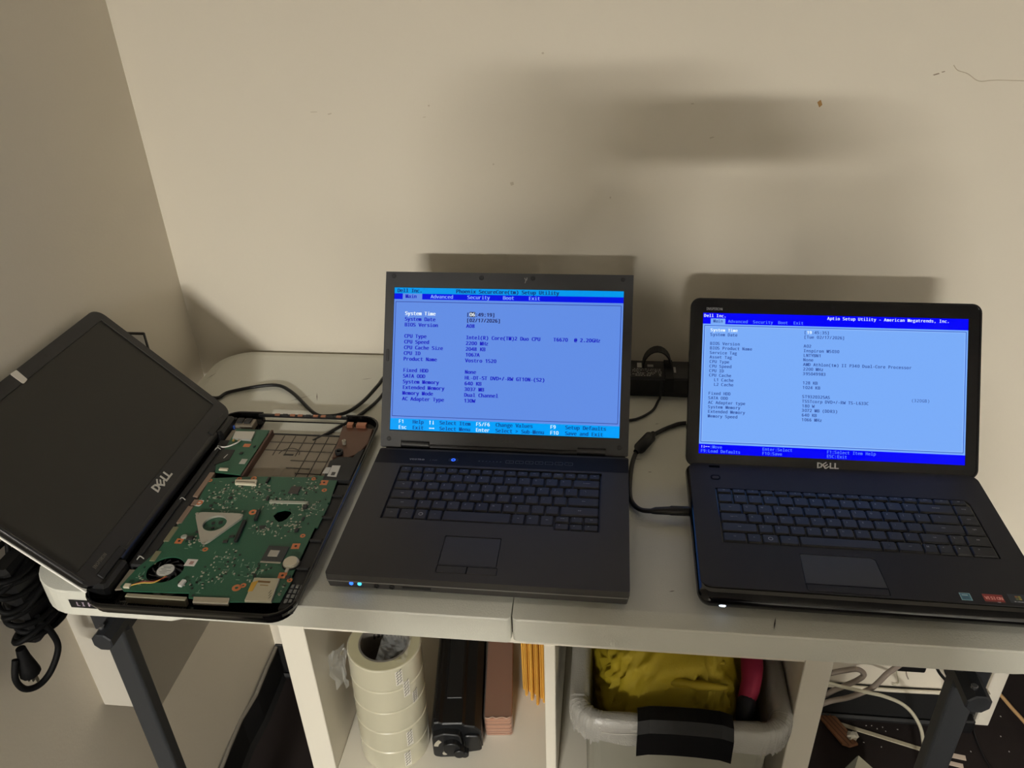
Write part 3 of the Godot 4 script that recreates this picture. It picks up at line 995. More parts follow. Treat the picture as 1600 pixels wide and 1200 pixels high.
	for r in [[0.2990, -0.5040, -0.3990], [0.3200, -0.5040, -0.3990], [0.3440, -0.4560, -0.3990], [0.3620, -0.4560, -0.4200], [0.3740, -0.4380, -0.3990]]:
		g = G.new()
		g.box(Vector3(r[1], 0.0042, r[0]), Vector3(r[2], 0.0052, r[0] + 0.0008), 0.0002)
		part("rib", g, ribm, bay)
	g = G.new()
	var arc := PackedVector3Array()
	for i in 25:
		var an := PI + PI * i / 24
		arc.append(Vector3(-0.4640 + 0.0155 * cos(an), 0.0044, 0.3290 + 0.0155 * sin(an)))
	g.tube(arc, 0.0005, 6)
	part("moulded_arc", g, ribm, bay)
	chip(bay, "slot_mark", Vector3(-0.4640, 0.0042, 0.3300), 0.0150, 0.0035, 0.0006, mat(rgb(30, 27, 24), 0.6))
	g = G.new()
	g.box(Vector3(-0.5085, 0.0034, 0.2800), Vector3(-0.5050, 0.0140, 0.3980), 0.0006)
	part("bay_wall", g, mat(rgb(92, 66, 56), 0.5, 0.2), root, org)
	chip(bay, "recycling_label", Vector3(-0.4640, 0.0042, 0.3720), 0.0130, 0.0200, 0.0003, mat(rgb(145, 135, 120), 0.6))
	# main circuit board and the smaller one behind it
	var green := mat(rgb(44, 96, 72), 0.38, 0.0, 0.45)
	var gn := noise_tex(0.06, 21, false, 1.0, 0.80, 1.1)
	green.albedo_texture = gn
	green.uv1_triplanar = true
	green.uv1_scale = Vector3.ONE * 24.0
	g = G.new()
	var edge := PackedVector2Array([Vector2(-0.5478, 0.4080), Vector2(-0.5040, 0.4020), Vector2(-0.4860, 0.3995), Vector2(-0.4040, 0.3960), Vector2(-0.3990, 0.3910), Vector2(-0.3664, 0.3926), Vector2(-0.3640, 0.4250), Vector2(-0.3613, 0.4487), Vector2(-0.3636, 0.4487), Vector2(-0.3636, 0.4520), Vector2(-0.3613, 0.4520), Vector2(-0.3613, 0.4990), Vector2(-0.3650, 0.4990), Vector2(-0.3650, 0.5050), Vector2(-0.3640, 0.5880), Vector2(-0.3610, 0.5910), Vector2(-0.3631, 0.6286), Vector2(-0.4219, 0.6330), Vector2(-0.4730, 0.6310), Vector2(-0.4760, 0.6235), Vector2(-0.5560, 0.6265), Vector2(-0.5640, 0.6200), Vector2(-0.5600, 0.5900), Vector2(-0.5490, 0.5560), Vector2(-0.5480, 0.5100), Vector2(-0.5430, 0.4920), Vector2(-0.5430, 0.4680)])
	var fan_c := Vector2(-0.5232, 0.5885)
	var hole := PackedVector2Array([Vector2(-0.4283, 0.4800), Vector2(-0.4255, 0.4720), Vector2(-0.4167, 0.4679), Vector2(-0.4085, 0.4690), Vector2(-0.4050, 0.4740), Vector2(-0.4075, 0.4850), Vector2(-0.4115, 0.4905), Vector2(-0.4160, 0.4925), Vector2(-0.4220, 0.4880)])
	g.plate(edge, [G.circle(0.0222, 36, fan_c), hole], 0.0140, 0.0155)
	var board := part("circuit_board", g, green, root, org)
	g = G.new()
	g.prism(PackedVector2Array([Vector2(-0.5620, 0.2829), Vector2(-0.5090, 0.2840), Vector2(-0.5085, 0.3973), Vector2(-0.5480, 0.3930), Vector2(-0.5560, 0.3700)]), 0.0140, 0.0155)
	var board2 := part("circuit_board", g, green, root, org)
	quad_chip(board2, "wireless_card", [Vector2(-0.5593, 0.2938), Vector2(-0.5284, 0.2928), Vector2(-0.5256, 0.3152), Vector2(-0.5561, 0.3125)], 0.0155, 0.0030, mat(rgb(196, 194, 188), 0.3, 0.5))
	g = G.new()
	g.tube(curve([Vector3(-0.5420, 0.0170, 0.3140), Vector3(-0.5440, 0.0190, 0.3260), Vector3(-0.5560, 0.0185, 0.3360), Vector3(-0.5700, 0.0170, 0.3330)], 5), 0.0011, 8)
	part("antenna_wire", g, white, board2)
	for p in [Vector2(-0.5530, 0.3165), Vector2(-0.5440, 0.3170)]:
		chip(board2, "antenna_plug", Vector3(p.x, 0.0155, p.y), 0.0035, 0.0030, 0.0025, mat(rgb(190, 160, 90), 0.3, 0.7))
	quad_chip(board2, "black_film", [Vector2(-0.5600, 0.3390), Vector2(-0.5410, 0.3390), Vector2(-0.5390, 0.3640), Vector2(-0.5560, 0.3780), Vector2(-0.5590, 0.3700)], 0.0155, 0.0008, black)
	chip(board2, "film_print", Vector3(-0.5480, 0.0163, 0.3560), 0.0012, 0.0100, 0.0001, white, -0.2)
	chip(board2, "paper_label", Vector3(-0.5170, 0.0155, 0.3660), 0.0090, 0.0120, 0.0003, mat(rgb(180, 178, 168), 0.6))
	chip(board2, "flat_connector", Vector3(-0.5370, 0.0155, 0.3880), 0.0130, 0.0045, 0.0025, cream)
	chip(board2, "orange_pad", Vector3(-0.5280, 0.0155, 0.3260), 0.0105, 0.0080, 0.0002, orange)
	chip(board2, "small_chip", Vector3(-0.5280, 0.0155, 0.3470), 0.0050, 0.0050, 0.0014, black)
	chip(board2, "small_chip", Vector3(-0.5150, 0.0155, 0.3290), 0.0030, 0.0035, 0.0014, black)
	# fan seen in its hole: dark floor, blades, hub with a label
	g = G.new()
	g.lathe([[0.0215, 0.0036], [0.0215, 0.0085], [0.0205, 0.0085], [0.0205, 0.0070], [0.0001, 0.0070]], 32, Vector3(fan_c.x, 0, fan_c.y))
	var fan := part("cooling_fan", g, black, root, org)
	for i in 11:
		g = G.new()
		var a := TAU * i / 11
		var sw := []
		for k in 5:
			var rr := 0.0105 + 0.0095 * k / 4
			sw.append(Vector3(fan_c.x + cos(a + 0.13 * k) * rr, 0.0118, fan_c.y + sin(a + 0.13 * k) * rr))
		for k in 4:
			var p: Vector3 = sw[k]
			var q: Vector3 = sw[k + 1]
			var n := Vector3(-(q - p).z, 0, (q - p).x).normalized() * 0.0007
			g.prism(PackedVector2Array([Vector2(p.x + n.x, p.z + n.z), Vector2(q.x + n.x, q.z + n.z), Vector2(q.x - n.x, q.z - n.z), Vector2(p.x - n.x, p.z - n.z)]), 0.0072, 0.0130)
		part("fan_blade", g, matte, fan)
	g = G.new()
	g.lathe([[0.0118, 0.0072], [0.0118, 0.0138], [0.0112, 0.0145], [0.0001, 0.0145]], 28, Vector3(fan_c.x, 0, fan_c.y))
	part("fan_hub", g, matte, fan)
	var lab := Image.create(96, 96, false, Image.FORMAT_RGB8)
	lab.fill(rgb(196, 196, 190))
	for i in 6:
		lab.fill_rect(Rect2i(18 + (i % 2) * 8, 16 + i * 11, 56 - (i % 3) * 12, 4), rgb(70, 90, 80) if i == 1 else rgb(120, 122, 118))
	var disc := G.circle(0.0104, 24)
	part("fan_label", flip_up(disc, fan_c, 0.01465), print_mat(ImageTexture.create_from_image(lab), 0.5), fan)
	for k in 2:
		g = G.new()
		g.tube(curve([Vector3(-0.5160 - 0.002 * k, 0.0150, 0.5990), Vector3(-0.5260, 0.0160, 0.6090 + 0.002 * k), Vector3(-0.5400, 0.0170, 0.6120 + 0.002 * k), Vector3(-0.5540, 0.0165, 0.6200)], 5), 0.0007, 6)
		part("fan_wire", g, mat(rgb(140, 60, 48), 0.5) if k == 0 else mat(rgb(205, 165, 70), 0.5), fan)
	# triangular heat plate with a round window, chips showing in it
	g = G.new()
	var tri := round_poly([Vector2(-0.5345, 0.4845), Vector2(-0.4620, 0.4830), Vector2(-0.4950, 0.5490)], 0.0085, 8)
	g.plate(tri, [G.circle(0.0152, 32, Vector2(-0.4972, 0.5048))], 0.0160, 0.0190)
	var heat := part("heat_plate", g, mat(rgb(188, 184, 172), 0.4, 0.5), board)
	for p in [Vector2(-0.5290, 0.4885), Vector2(-0.4680, 0.4875), Vector2(-0.4945, 0.5430)]:
		g = G.new()
		g.lathe([[0.0022, 0.0190], [0.0022, 0.0198], [0.0016, 0.0203], [0.0001, 0.0203]], 14, Vector3(p.x, 0, p.y))
		part("screw", g, tin, heat)
	for p in [Vector3(-0.5010, 0.0040, 0.5020), Vector3(-0.4920, 0.0050, 0.5000), Vector3(-0.4975, 0.0035, 0.5110)]:
		chip(heat, "small_chip", Vector3(p.x, 0.0155, p.z), p.y, p.y, 0.0016, black, 0.3)
	# slot rows, connectors, chips
	for r in [[-0.4605, 0.4953, -0.4560, 0.5355], [-0.4497, 0.4740, -0.4468, 0.4935]]:
		var mid := Vector3((r[0] + r[2]) / 2, 0.0155, (r[1] + r[3]) / 2)
		chip(board, "slot_connector", mid, 0.0046, r[3] - r[1], 0.0042, black, atan2(r[2] - r[0], r[3] - r[1]))
	chip(board, "slot_connector", Vector3(-0.4625, 0.0155, 0.4090), 0.0032, 0.0120, 0.0035, black)
	quad_chip(board, "flat_connector", [Vector2(-0.5092, 0.4119), Vector2(-0.4778, 0.4097), Vector2(-0.4751, 0.4211), Vector2(-0.5060, 0.4204)], 0.0155, 0.0030, cream)
	g = G.new()
	g.box(Vector3(-0.5060, 0.0182, 0.4155), Vector3(-0.4785, 0.0188, 0.4170), 0.0001)
	part("connector_lip", g, mat(rgb(90, 80, 62), 0.5), board)
	quad_chip(board, "flat_connector", [Vector2(-0.4444, 0.4507), Vector2(-0.3905, 0.4492), Vector2(-0.3895, 0.4542), Vector2(-0.4429, 0.4564)], 0.0155, 0.0012, mat(rgb(176, 180, 164), 0.5))
	chip(board, "square_chip", Vector3(-0.4178, 0.0155, 0.4268), 0.0140, 0.0150, 0.0016, mat(rgb(58, 52, 50), 0.5))
	var cpu := chip(board, "square_chip", Vector3(-0.3978, 0.0155, 0.5520), 0.0270, 0.0270, 0.0016, mat(rgb(52, 56, 54), 0.5))
	chip(cpu, "chip_die", Vector3(-0.0015, 0.0016, 0.0005), 0.0125, 0.0110, 0.0008, mat(rgb(176, 172, 162), 0.25, 0.4))
	g = G.new()
	g.box(Vector3(-0.0135, 0.0, 0.0138), Vector3(0.0125, 0.0012, 0.0158), 0.0002)
	part("tin_strip", g, tin, cpu)
	g = G.new()
	g.lathe([[0.0098, 0.0155], [0.0098, 0.0172], [0.0090, 0.0172], [0.0090, 0.0190], [0.0082, 0.0198], [0.0001, 0.0198]], 30, Vector3(-0.3725, 0, 0.5660))
	var coin := part("button_battery", g, mat(rgb(205, 198, 178), 0.35, 0.5), board)
	g = G.new()
	g.lathe([[0.0112, 0.0155], [0.0112, 0.0168], [0.0100, 0.0168]], 26, Vector3(-0.3720, 0, 0.5670))
	part("battery_holder", g, black, coin)
	chip(coin, "spring_clip", Vector3(-0.3725, 0.0160, 0.5795), 0.0040, 0.0060, 0.0022, tin)
	# card reader: metal cage with a yellow tape and print
	var cage := quad_chip(board, "card_reader", [Vector2(-0.4066, 0.5961), Vector2(-0.3758, 0.5947), Vector2(-0.3722, 0.6313), Vector2(-0.4037, 0.6326)], 0.0155, 0.0032, mat(rgb(190, 184, 160), 0.4, 0.4))
	quad_chip(cage, "yellow_tape", [Vector2(-0.4066, 0.6040), Vector2(-0.3995, 0.6000), Vector2(-0.4000, 0.6180), Vector2(-0.4055, 0.6190)], 0.0187, 0.0002, mat(rgb(205, 160, 60), 0.5))
	chip(cage, "print_block", Vector3(-0.3920, 0.0187, 0.6020), 0.0150, 0.0030, 0.0001, mat(rgb(120, 88, 45), 0.6))
	chip(cage, "print_block", Vector3(-0.3900, 0.0187, 0.6075), 0.0100, 0.0015, 0.0001, mat(rgb(150, 125, 80), 0.6))
	for i in 3:
		chip(cage, "cage_slit", Vector3(-0.3790 + 0.0015 * i, 0.0187, 0.6170 + 0.004 * i), 0.0006, 0.0055, 0.0001, black, -0.25)
	chip(board, "paper_label", Vector3(-0.4970, 0.0155, 0.5745), 0.0135, 0.0120, 0.0003, mat(rgb(212, 204, 196), 0.6))
	chip(board, "label_print", Vector3(-0.4960, 0.0158, 0.5750), 0.0050, 0.0055, 0.0001, mat(rgb(165, 130, 120), 0.6), 0.0, 0.0)
	chip(board, "small_plug", Vector3(-0.4905, 0.0155, 0.6105), 0.0052, 0.0100, 0.0032, white, -0.15)
	chip(board, "fan_plug", Vector3(-0.5545, 0.0155, 0.6200), 0.0075, 0.0060, 0.0030, cream)
	quad_chip(board, "port_cage", [Vector2(-0.4669, 0.6300), Vector2(-0.4237, 0.6285), Vector2(-0.4221, 0.6370), Vector2(-0.4642, 0.6385)], 0.0125, 0.0045, mat(rgb(186, 178, 158), 0.4, 0.5))
	g = G.new()
	g.box(Vector3(-0.5510, 0.0034, 0.6285), Vector3(-0.4760, 0.0148, 0.6345), 0.0008)
	part("speaker_bar", g, mat(rgb(150, 144, 122), 0.5), root, org)
	for p in [[-0.5303, 0.5379, 0.0095, 0.0], [-0.3775, 0.5357, 0.0100, 0.1], [-0.3757, 0.5870, 0.0100, 0.1], [-0.3827, 0.4065, 0.0105, 0.0]]:
		var pd := chip(board, "orange_pad", Vector3(p[0], 0.0155, p[1]), p[2], p[2], 0.0003, orange, p[3])
		g = G.new()
		g.prism(G.circle(0.0017, 12), 0.0003, 0.0005)
		part("screw_hole", g, black, pd)
	for p in [[-0.4579, 0.4758, 0.0052], [-0.4899, 0.5502, 0.0036], [-0.3642, 0.5941, 0.0034], [-0.4229, 0.6111, 0.0054], [-0.4165, 0.6067, 0.0036], [-0.3752, 0.5161, 0.0034], [-0.3770, 0.4229, 0.0036], [-0.5390, 0.4619, 0.0048], [-0.5060, 0.4065, 0.0036], [-0.4857, 0.4040, 0.0042], [-0.4000, 0.3990, 0.0034], [-0.5460, 0.4130, 0.0032]]:
		g = G.new()
		g.plate(G.circle(p[2], 18), [G.circle(p[2] * 0.4, 10)], 0.0155, 0.0158)
		part("orange_pad", g, orange, board, at(Vector3(p[0], 0, p[1])))
	g = G.new()
	g.prism(round_poly([Vector2(-0.5440, 0.4560), Vector2(-0.5340, 0.4560), Vector2(-0.5350, 0.4700), Vector2(-0.5450, 0.4680)], 0.003, 4), 0.0155, 0.0157)
	part("white_mark", g, white, board)
	# coils, capacitors and other single pieces
	for p in [[-0.3905, 0.4620, 0.0052, 0.0062, 0.0040], [-0.3855, 0.4850, 0.0030, 0.0060, 0.0020], [-0.3860, 0.5080, 0.0045, 0.0060, 0.0028], [-0.4480, 0.4480, 0.0035, 0.0080, 0.0030], [-0.5180, 0.5330, 0.0080, 0.0060, 0.0030], [-0.5140, 0.5200, 0.0050, 0.0040, 0.0020], [-0.4330, 0.5050, 0.0065, 0.0065, 0.0014], [-0.5200, 0.4680, 0.0040, 0.0035, 0.0020], [-0.4700, 0.5350, 0.0060, 0.0045, 0.0018], [-0.4660, 0.5250, 0.0070, 0.0040, 0.0014], [-0.5000, 0.4500, 0.0050, 0.0040, 0.0016], [-0.3680, 0.5900, 0.0060, 0.0050, 0.0016]]:
		chip(board, "coil" if p[4] > 0.0025 else "small_chip", Vector3(p[0], 0.0155, p[1]), p[2], p[3], p[4], mat(rgb(38, 38, 36), 0.45), 0.1)
	g = G.new().at(Vector3(-0.5275, 0.0155, 0.5300))
	g.lathe([[0.0040, 0.0], [0.0040, 0.0012], [0.0030, 0.0020], [0.0001, 0.0020]], 16)
	part("solder_blob", g, mat(rgb(170, 172, 160), 0.5, 0.2), board)
	# the rest of the board: specks nobody could count
	var rng := RandomNumberGenerator.new()
	rng.seed = 77
	var spots := [Vector3(-0.505, 0.43, 0.018), Vector3(-0.42, 0.44, 0.022), Vector3(-0.40, 0.415, 0.016), Vector3(-0.43, 0.505, 0.014), Vector3(-0.52, 0.445, 0.016), Vector3(-0.47, 0.43, 0.016), Vector3(-0.455, 0.565, 0.020), Vector3(-0.45, 0.59, 0.024), Vector3(-0.47, 0.61, 0.018), Vector3(-0.375, 0.61, 0.012), Vector3(-0.385, 0.46, 0.014), Vector3(-0.54, 0.60, 0.010), Vector3(-0.50, 0.47, 0.016), Vector3(-0.41, 0.585, 0.012), Vector3(-0.44, 0.455, 0.018), Vector3(-0.51, 0.535, 0.012), Vector3(-0.395, 0.50, 0.016)]
	var specks := [[G.new(), mat(rgb(176, 172, 156), 0.35, 0.4), "solder_specks"], [G.new(), mat(rgb(34, 32, 30), 0.45), "resistor_specks"], [G.new(), mat(rgb(128, 152, 132), 0.6), "printed_marks"]]
	for i in 700:
		var sp: Vector3 = spots[rng.randi() % spots.size()]
		var c := Vector2(sp.x + rng.randfn() * sp.z * 0.6, sp.y + rng.randfn() * sp.z * 0.6)
		if not Geometry2D.is_point_in_polygon(c, G.inset(G.cw(edge), 0.003)) or c.distance_to(fan_c) < 0.025 or Geometry2D.is_point_in_polygon(c, hole) or Geometry2D.is_point_in_polygon(c, tri) or c.distance_to(Vector2(-0.398, 0.552)) < 0.018 or (c.x > -0.41 and c.x < -0.37 and c.y > 0.594):
			continue
		var k := 0 if i % 5 < 2 else (1 if i % 5 < 3 else 2)
		var w := rng.randf_range(0.0005, 0.0013)
		var d := rng.randf_range(0.0005, 0.0014) if k < 2 else 0.0004
		if k == 2:
			w *= 2.2
		var gg: G = specks[k][0]
		gg.at(Vector3(c.x, 0.0155, c.y), Basis(Vector3.UP, PI / 2 * (rng.randi() % 2)))
		gg.box(Vector3(-w, 0, -d), Vector3(w, 0.0007 if k < 2 else 0.0001, d), 0.0)
	for s in specks:
		part(s[2], s[0], s[1], board).set_meta("kind", "stuff")
	# metal fingers at the near right corner
	for i in 4:
		g = G.new()
		for k in 3:
			g.box(Vector3(-0.3600 + k * 0.0055, 0.0120, 0.5985 + i * 0.0078), Vector3(-0.3560 + k * 0.0055, 0.0140, 0.6040 + i * 0.0078), 0.0004)
		g.box(Vector3(-0.3600, 0.0105, 0.6005 + i * 0.0078), Vector3(-0.3450, 0.0122, 0.6030 + i * 0.0078), 0.0004)
		part("metal_finger", g, mat(rgb(120, 122, 120), 0.4, 0.4), root, org)
	# trim along the hinge: black hinge cover, plates beside the board
	for hz in [[0.2620, 0.3120], [0.5840, 0.6330]]:
		g = G.new()
		g.box(Vector3(-0.5990, 0.0034, hz[0]), Vector3(-0.5710, 0.0270, hz[1]), 0.004)
		part("hinge", g, black, root, org)
	g = G.new()
	g.tube(PackedVector3Array([Vector3(-0.5850, 0.0220, 0.3120), Vector3(-0.5850, 0.0220, 0.5840)]), 0.0075, 14)
	part("hinge_cover", g, mat(rgb(24, 24, 25), 0.3), root, org)
	g = G.new()
	g.box(Vector3(-0.5760, 0.0034, 0.3120), Vector3(-0.5490, 0.0150, 0.5840), 0.002)
	g.box(Vector3(-0.5700, 0.0150, 0.3300), Vector3(-0.5640, 0.0180, 0.5700), 0.001)
	part("hinge_channel", g, matte, root, org)
	for r in [[0.3950, 0.4500, -0.5545], [0.4560, 0.4680, -0.5490], [0.4700, 0.5050, -0.5510], [0.5120, 0.5400, -0.5510], [0.5580, 0.5760, -0.5510]]:
		g = G.new()
		g.box(Vector3(r[2], 0.0100, r[0]), Vector3(r[2] + 0.0075, 0.0165, r[1]), 0.0006)
		part("metal_plate", g, mat(rgb(150, 128, 112), 0.4, 0.4) if r[1] < 0.52 else mat(rgb(140, 138, 108), 0.4, 0.4), root, org)
	quad_chip(root, "metal_plate", [Vector2(-0.5690, 0.2850), Vector2(-0.5625, 0.2850), Vector2(-0.5600, 0.3290), Vector2(-0.5690, 0.3330)], 0.0120, 0.0020, shield).transform = org
	quad_chip(root, "metal_plate", [Vector2(-0.5690, 0.5900), Vector2(-0.5560, 0.5900), Vector2(-0.5600, 0.6220), Vector2(-0.5690, 0.6240)], 0.0120, 0.0020, shield).transform = org
	for p in [Vector2(-0.567, 0.575), Vector2(-0.571, 0.342), Vector2(-0.569, 0.46)]:
		g = G.new()
		g.tube(curve([Vector3(p.x, 0.0160, p.y), Vector3(p.x + 0.004, 0.0200, p.y - 0.002), Vector3(p.x + 0.009, 0.0170, p.y - 0.001)], 4), 0.0007, 6)
		part("loose_wire", g, mat(rgb(160, 158, 150), 0.4), root, org)
	# lid: x runs towards the wall corner, y up the panel, z out of it
	var s2 := sqrt(0.5)
	var lx := Transform3D(Basis(Vector3(0, 0, -1), Vector3(-s2, s2, 0), Vector3(s2, s2, 0)), o + Vector3(-0.585, 0.028, 0.446))
	var lid := part("lid", lid_shell(0.1945, -0.0035, 0.2430, 0.0170, -0.0100, 0.0), gloss, root, lx)
	var up := Basis(Vector3(1, 0, 0), Vector3(0, 0, 1), Vector3(0, -1, 0))
	g = G.new().at(Vector3.ZERO, up)
	var bz := G.cw(G.move(G.rrect(0.3890, 0.2465, 0.0170, 6), Vector2(0, -0.11975)))
	g.plate(bz, [G.rect(-0.1870, -0.2252, 0.1812, -0.0240)], 0.0, 0.0022)
	part("bezel", g, mat(rgb(27, 26, 28), 0.35), lid)
	g = G.new()
	g.box(Vector3(-0.1870, 0.0240, 0.0), Vector3(0.1812, 0.2252, 0.0008), 0.0002)
	part("screen", g, mat(rgb(50, 48, 43), 0.5, 0.0, 0.4), lid)
	g = G.new()
	g.box(Vector3(0.1806, 0.0280, 0.0022), Vector3(0.1818, 0.2240, 0.0030), 0.0003)
	part("bezel_lip", g, mat(rgb(70, 68, 64), 0.25), lid)
	g = G.new()
	g.box(Vector3(-0.1962, 0.002, -0.0085), Vector3(-0.1935, 0.238, -0.0060), 0.0005)
	part("silver_trim", g, mat(rgb(246, 243, 234), 0.4), lid)
	g = G.new()
	g.tube(PackedVector3Array([Vector3(-0.1925, 0.012, 0.0014), Vector3(-0.1925, 0.236, 0.0014)]), 0.0026, 10)
	part("bezel_edge", g, mat(rgb(40, 40, 42), 0.2), lid)
	g = G.new().at(Vector3.ZERO, up)
	g.prism(round_poly([Vector2(-0.0030, -0.2432), Vector2(0.0090, -0.2425), Vector2(0.0068, -0.2245), Vector2(-0.0035, -0.2235)], 0.002, 3), 0.0022, 0.0026)
	part("tape_scrap", g, mat(rgb(215, 208, 196), 0.6), lid)
	g = G.new().at(Vector3(0.0600, 0.2340, 0.0), up)
	g.prism(G.circle(0.0025, 14), 0.0020, 0.0024)
	part("webcam", g, black, lid)
	logo_word(lid, 0.0115, mat(rgb(200, 198, 190), 0.35, 0.4), Transform3D(Basis(), Vector3(-0.0030, 0.0140, 0.0023)))
	part("model_lettering", letters("INSPIRON", 0.0040), mat(rgb(98, 92, 80), 0.5), lid, at(Vector3(-0.1570, 0.0125, 0.0023)))
	for sx in [-0.150, 0.150]:
		g = G.new().at(Vector3.ZERO, up)
		g.prism(G.move(G.rrect(0.052, 0.010, 0.002, 3), Vector2(sx, -0.001)), -0.004, 0.0040, 0.001)
		part("hinge_notch", g, black, lid)

func flip_up(disc: PackedVector2Array, c: Vector2, y: float) -> ArrayMesh:
	var st := SurfaceTool.new()
	st.begin(Mesh.PRIMITIVE_TRIANGLES)
	st.set_smooth_group(-1)
	for i in disc.size():
		for v in [Vector2.ZERO, disc[i], disc[(i + 1) % disc.size()]]:
			st.set_uv(v / 0.0208 + Vector2(0.5, 0.5))
			st.add_vertex(Vector3(c.x + v.x, y, c.y + v.y))
	st.generate_normals()
	return st.commit()

func round_poly(p: Array, r: float, n: int) -> PackedVector2Array:
	var o := PackedVector2Array()
	for i in p.size():
		var a: Vector2 = p[(i + p.size() - 1) % p.size()]
		var b: Vector2 = p[i]
		var c: Vector2 = p[(i + 1) % p.size()]
		var u := (a - b).normalized()
		var v := (c - b).normalized()
		var t := r / tan(absf(u.angle_to(v)) / 2)
		t = minf(t, 0.45 * minf(a.distance_to(b), c.distance_to(b)))
		for k in n + 1:
			var f := float(k) / n
			o.append((b + u * t).lerp(b, f).lerp(b.lerp(b + v * t, f), f))
	return o

# ---------------------------------------------------------------- folding table
func skirt_low(x: float, z: float) -> float:   # lower edge of the skirt: it dips by a few millimetres in places
	var y := -0.0415
	if x < -0.512:
		y = -0.0465
	elif x > -0.270 and x < -0.10:
		y = -0.0450
	if z < 0.58:
		y = -0.042
	return y

func folding_table() -> void:
	var root := thing("folding_table", "white plastic fold-in-half table with a centre seam and dark steel legs", "table", Vector3(-0.0981, T, 0.307))
	var o := Vector3(0.0981, 0, -0.307)
	var plastic := grain(mat(rgb(218, 217, 205), 0.42, 0.0, 0.45), 14.0, 0.05, 1.2, 31)
	var steel := mat(rgb(52, 54, 57), 0.5, 0.1)
	var capm := mat(rgb(40, 42, 46), 0.5)
	var x0 := -0.7081
	var x1 := 0.5119
	var seam := -0.0981
	for side in 2:
		var a := x0 if side == 0 else seam + 0.0007
		var b := seam - 0.0007 if side == 0 else x1
		var poly := PackedVector2Array()
		var corner := func(cx: float, cz: float, r: float, from: float):
			for i in 9:
				var an := from + PI / 2 * i / 8
				poly.append(Vector2(cx + r * cos(an), cz + r * sin(an)))
		var big := 0.062
		var tiny := 0.006
		# front right, front left, back left, back right (angles in x,z with z forward)
		corner.call(b - (tiny if side == 0 else big), 0.615 - (tiny if side == 0 else big), tiny if side == 0 else big, 0.0)
		if side == 0:
			for i in 33:
				var fx := b - tiny - (b - tiny - (a + big)) * (i + 1) / 34.0
				poly.append(Vector2(fx, 0.615))
		else:
			for i in 33:
				var fx := b - big - (b - big - (a + tiny)) * (i + 1) / 34.0
				poly.append(Vector2(fx, 0.615))
		corner.call(a + (big if side == 0 else tiny), 0.615 - (big if side == 0 else tiny), big if side == 0 else tiny, PI / 2)
		corner.call(a + (big if side == 0 else tiny), 0.0 + (big if side == 0 else tiny), big if side == 0 else tiny, PI)
		corner.call(b - (tiny if side == 0 else big), 0.0 + (tiny if side == 0 else big), tiny if side == 0 else big, PI * 1.5)
		var p := G.cw(poly)
		var g := G.new()
		var low := PackedVector3Array()
		var lip := PackedVector3Array()
		var ins := G.inset(p, 0.0025)
		for i in p.size():
			low.append(Vector3(ins[i].x, skirt_low(p[i].x, p[i].y), ins[i].y))
			lip.append(Vector3(p[i].x, skirt_low(p[i].x, p[i].y) + 0.003, p[i].y))
		# the bevel runs round the outer edges only
		var bev := PackedVector2Array()
		var flat := PackedVector2Array()
		var crease := PackedVector2Array()
		var i1 := G.inset(p, 0.0012)
		var i2 := G.inset(p, 0.0180)
		var i3 := G.inset(p, 0.0215)
		for i in p.size():
			var inner: bool = absf(p[i].x - seam) < 0.008
			var sx := p[i].x
			if inner:
				crease.append(Vector2(clampf(sx, a, b), i1[i].y))
				bev.append(Vector2(sx, clampf(i2[i].y, 0.018, 0.597)))
				flat.append(Vector2(sx, clampf(i3[i].y, 0.0215, 0.5935)))
			else:
				crease.append(i1[i])
				bev.append(i2[i])
				flat.append(i3[i])
		g.rings([low, lip, G.lift(p, -0.0060), G.lift(crease, -0.0042)], false, false, false)
		g.rings([G.lift(crease, -0.0042), G.lift(bev, -0.0004), G.lift(flat, 0.0)], true, false, false)
		g.cap(flat, 0.0, true)
		g.cap(ins, -0.038, false)
		part("table_top_half", g, plastic, root, at(o))
	var g := G.new()
	g.box(Vector3(seam - 0.003, -0.036, 0.02), Vector3(seam + 0.003, -0.012, 0.605), 0.001)
	part("centre_hinge", g, mat(rgb(40, 40, 40), 0.6), root, at(o))
	# legs: an upright post at each end under a cross tube with eight-sided caps
	for e in [[-0.6730, -0.6520], [0.4530, 0.4456]]:
		var ex: float = e[0]
		var tx: float = e[1]
		var z := 0.5300
		g = G.new()
		g.prism(G.move(G.rrect(0.0330, 0.0240, 0.005, 4), Vector2(ex, z)), -T + 0.012, -0.038, 0.001, 0.001)
		part("leg", g, steel, root, at(o))
		g = G.new()
		g.prism(G.move(G.rrect(0.0370, 0.0280, 0.006, 4), Vector2(ex, z)), -T, -T + 0.030, 0.001, 0.003)
		part("foot_cap", g, capm, root, at(o))
		g = G.new().at(Vector3(tx, -0.1280, 0.0), Basis(Vector3.RIGHT, PI / 2))
		g.prism(oct(0.0150), 0.440, 0.586, 0.0015, 0.0015)
		part("cross_tube", g, capm, root, at(o))
		g = G.new()
		g.box(Vector3(ex - 0.020, -0.150, 0.508), Vector3(maxf(ex + 0.020, tx + 0.012), -0.085, 0.548), 0.004)
		part("leg_bracket", g, capm, root, at(o))
		g = G.new()
		g.box(Vector3(tx - 0.010, -0.118, 0.470), Vector3(tx + 0.012, -0.040, 0.530), 0.004)
		part("top_bracket", g, capm, root, at(o))
		g = G.new().at(Vector3(tx - 0.004, -0.1140, 0.572))
		g.lathe([[0.0040, 0.0], [0.0040, 0.0030], [0.0030, 0.0038], [0.0001, 0.0038]], 14)
		part("lock_button", g, mat(rgb(150, 150, 152), 0.25, 0.8), root, at(o))
	# dark name strip let into the front edge
	var img := Image.create(256, 48, false, Image.FORMAT_RGB8)
	img.fill(rgb(22, 22, 26))
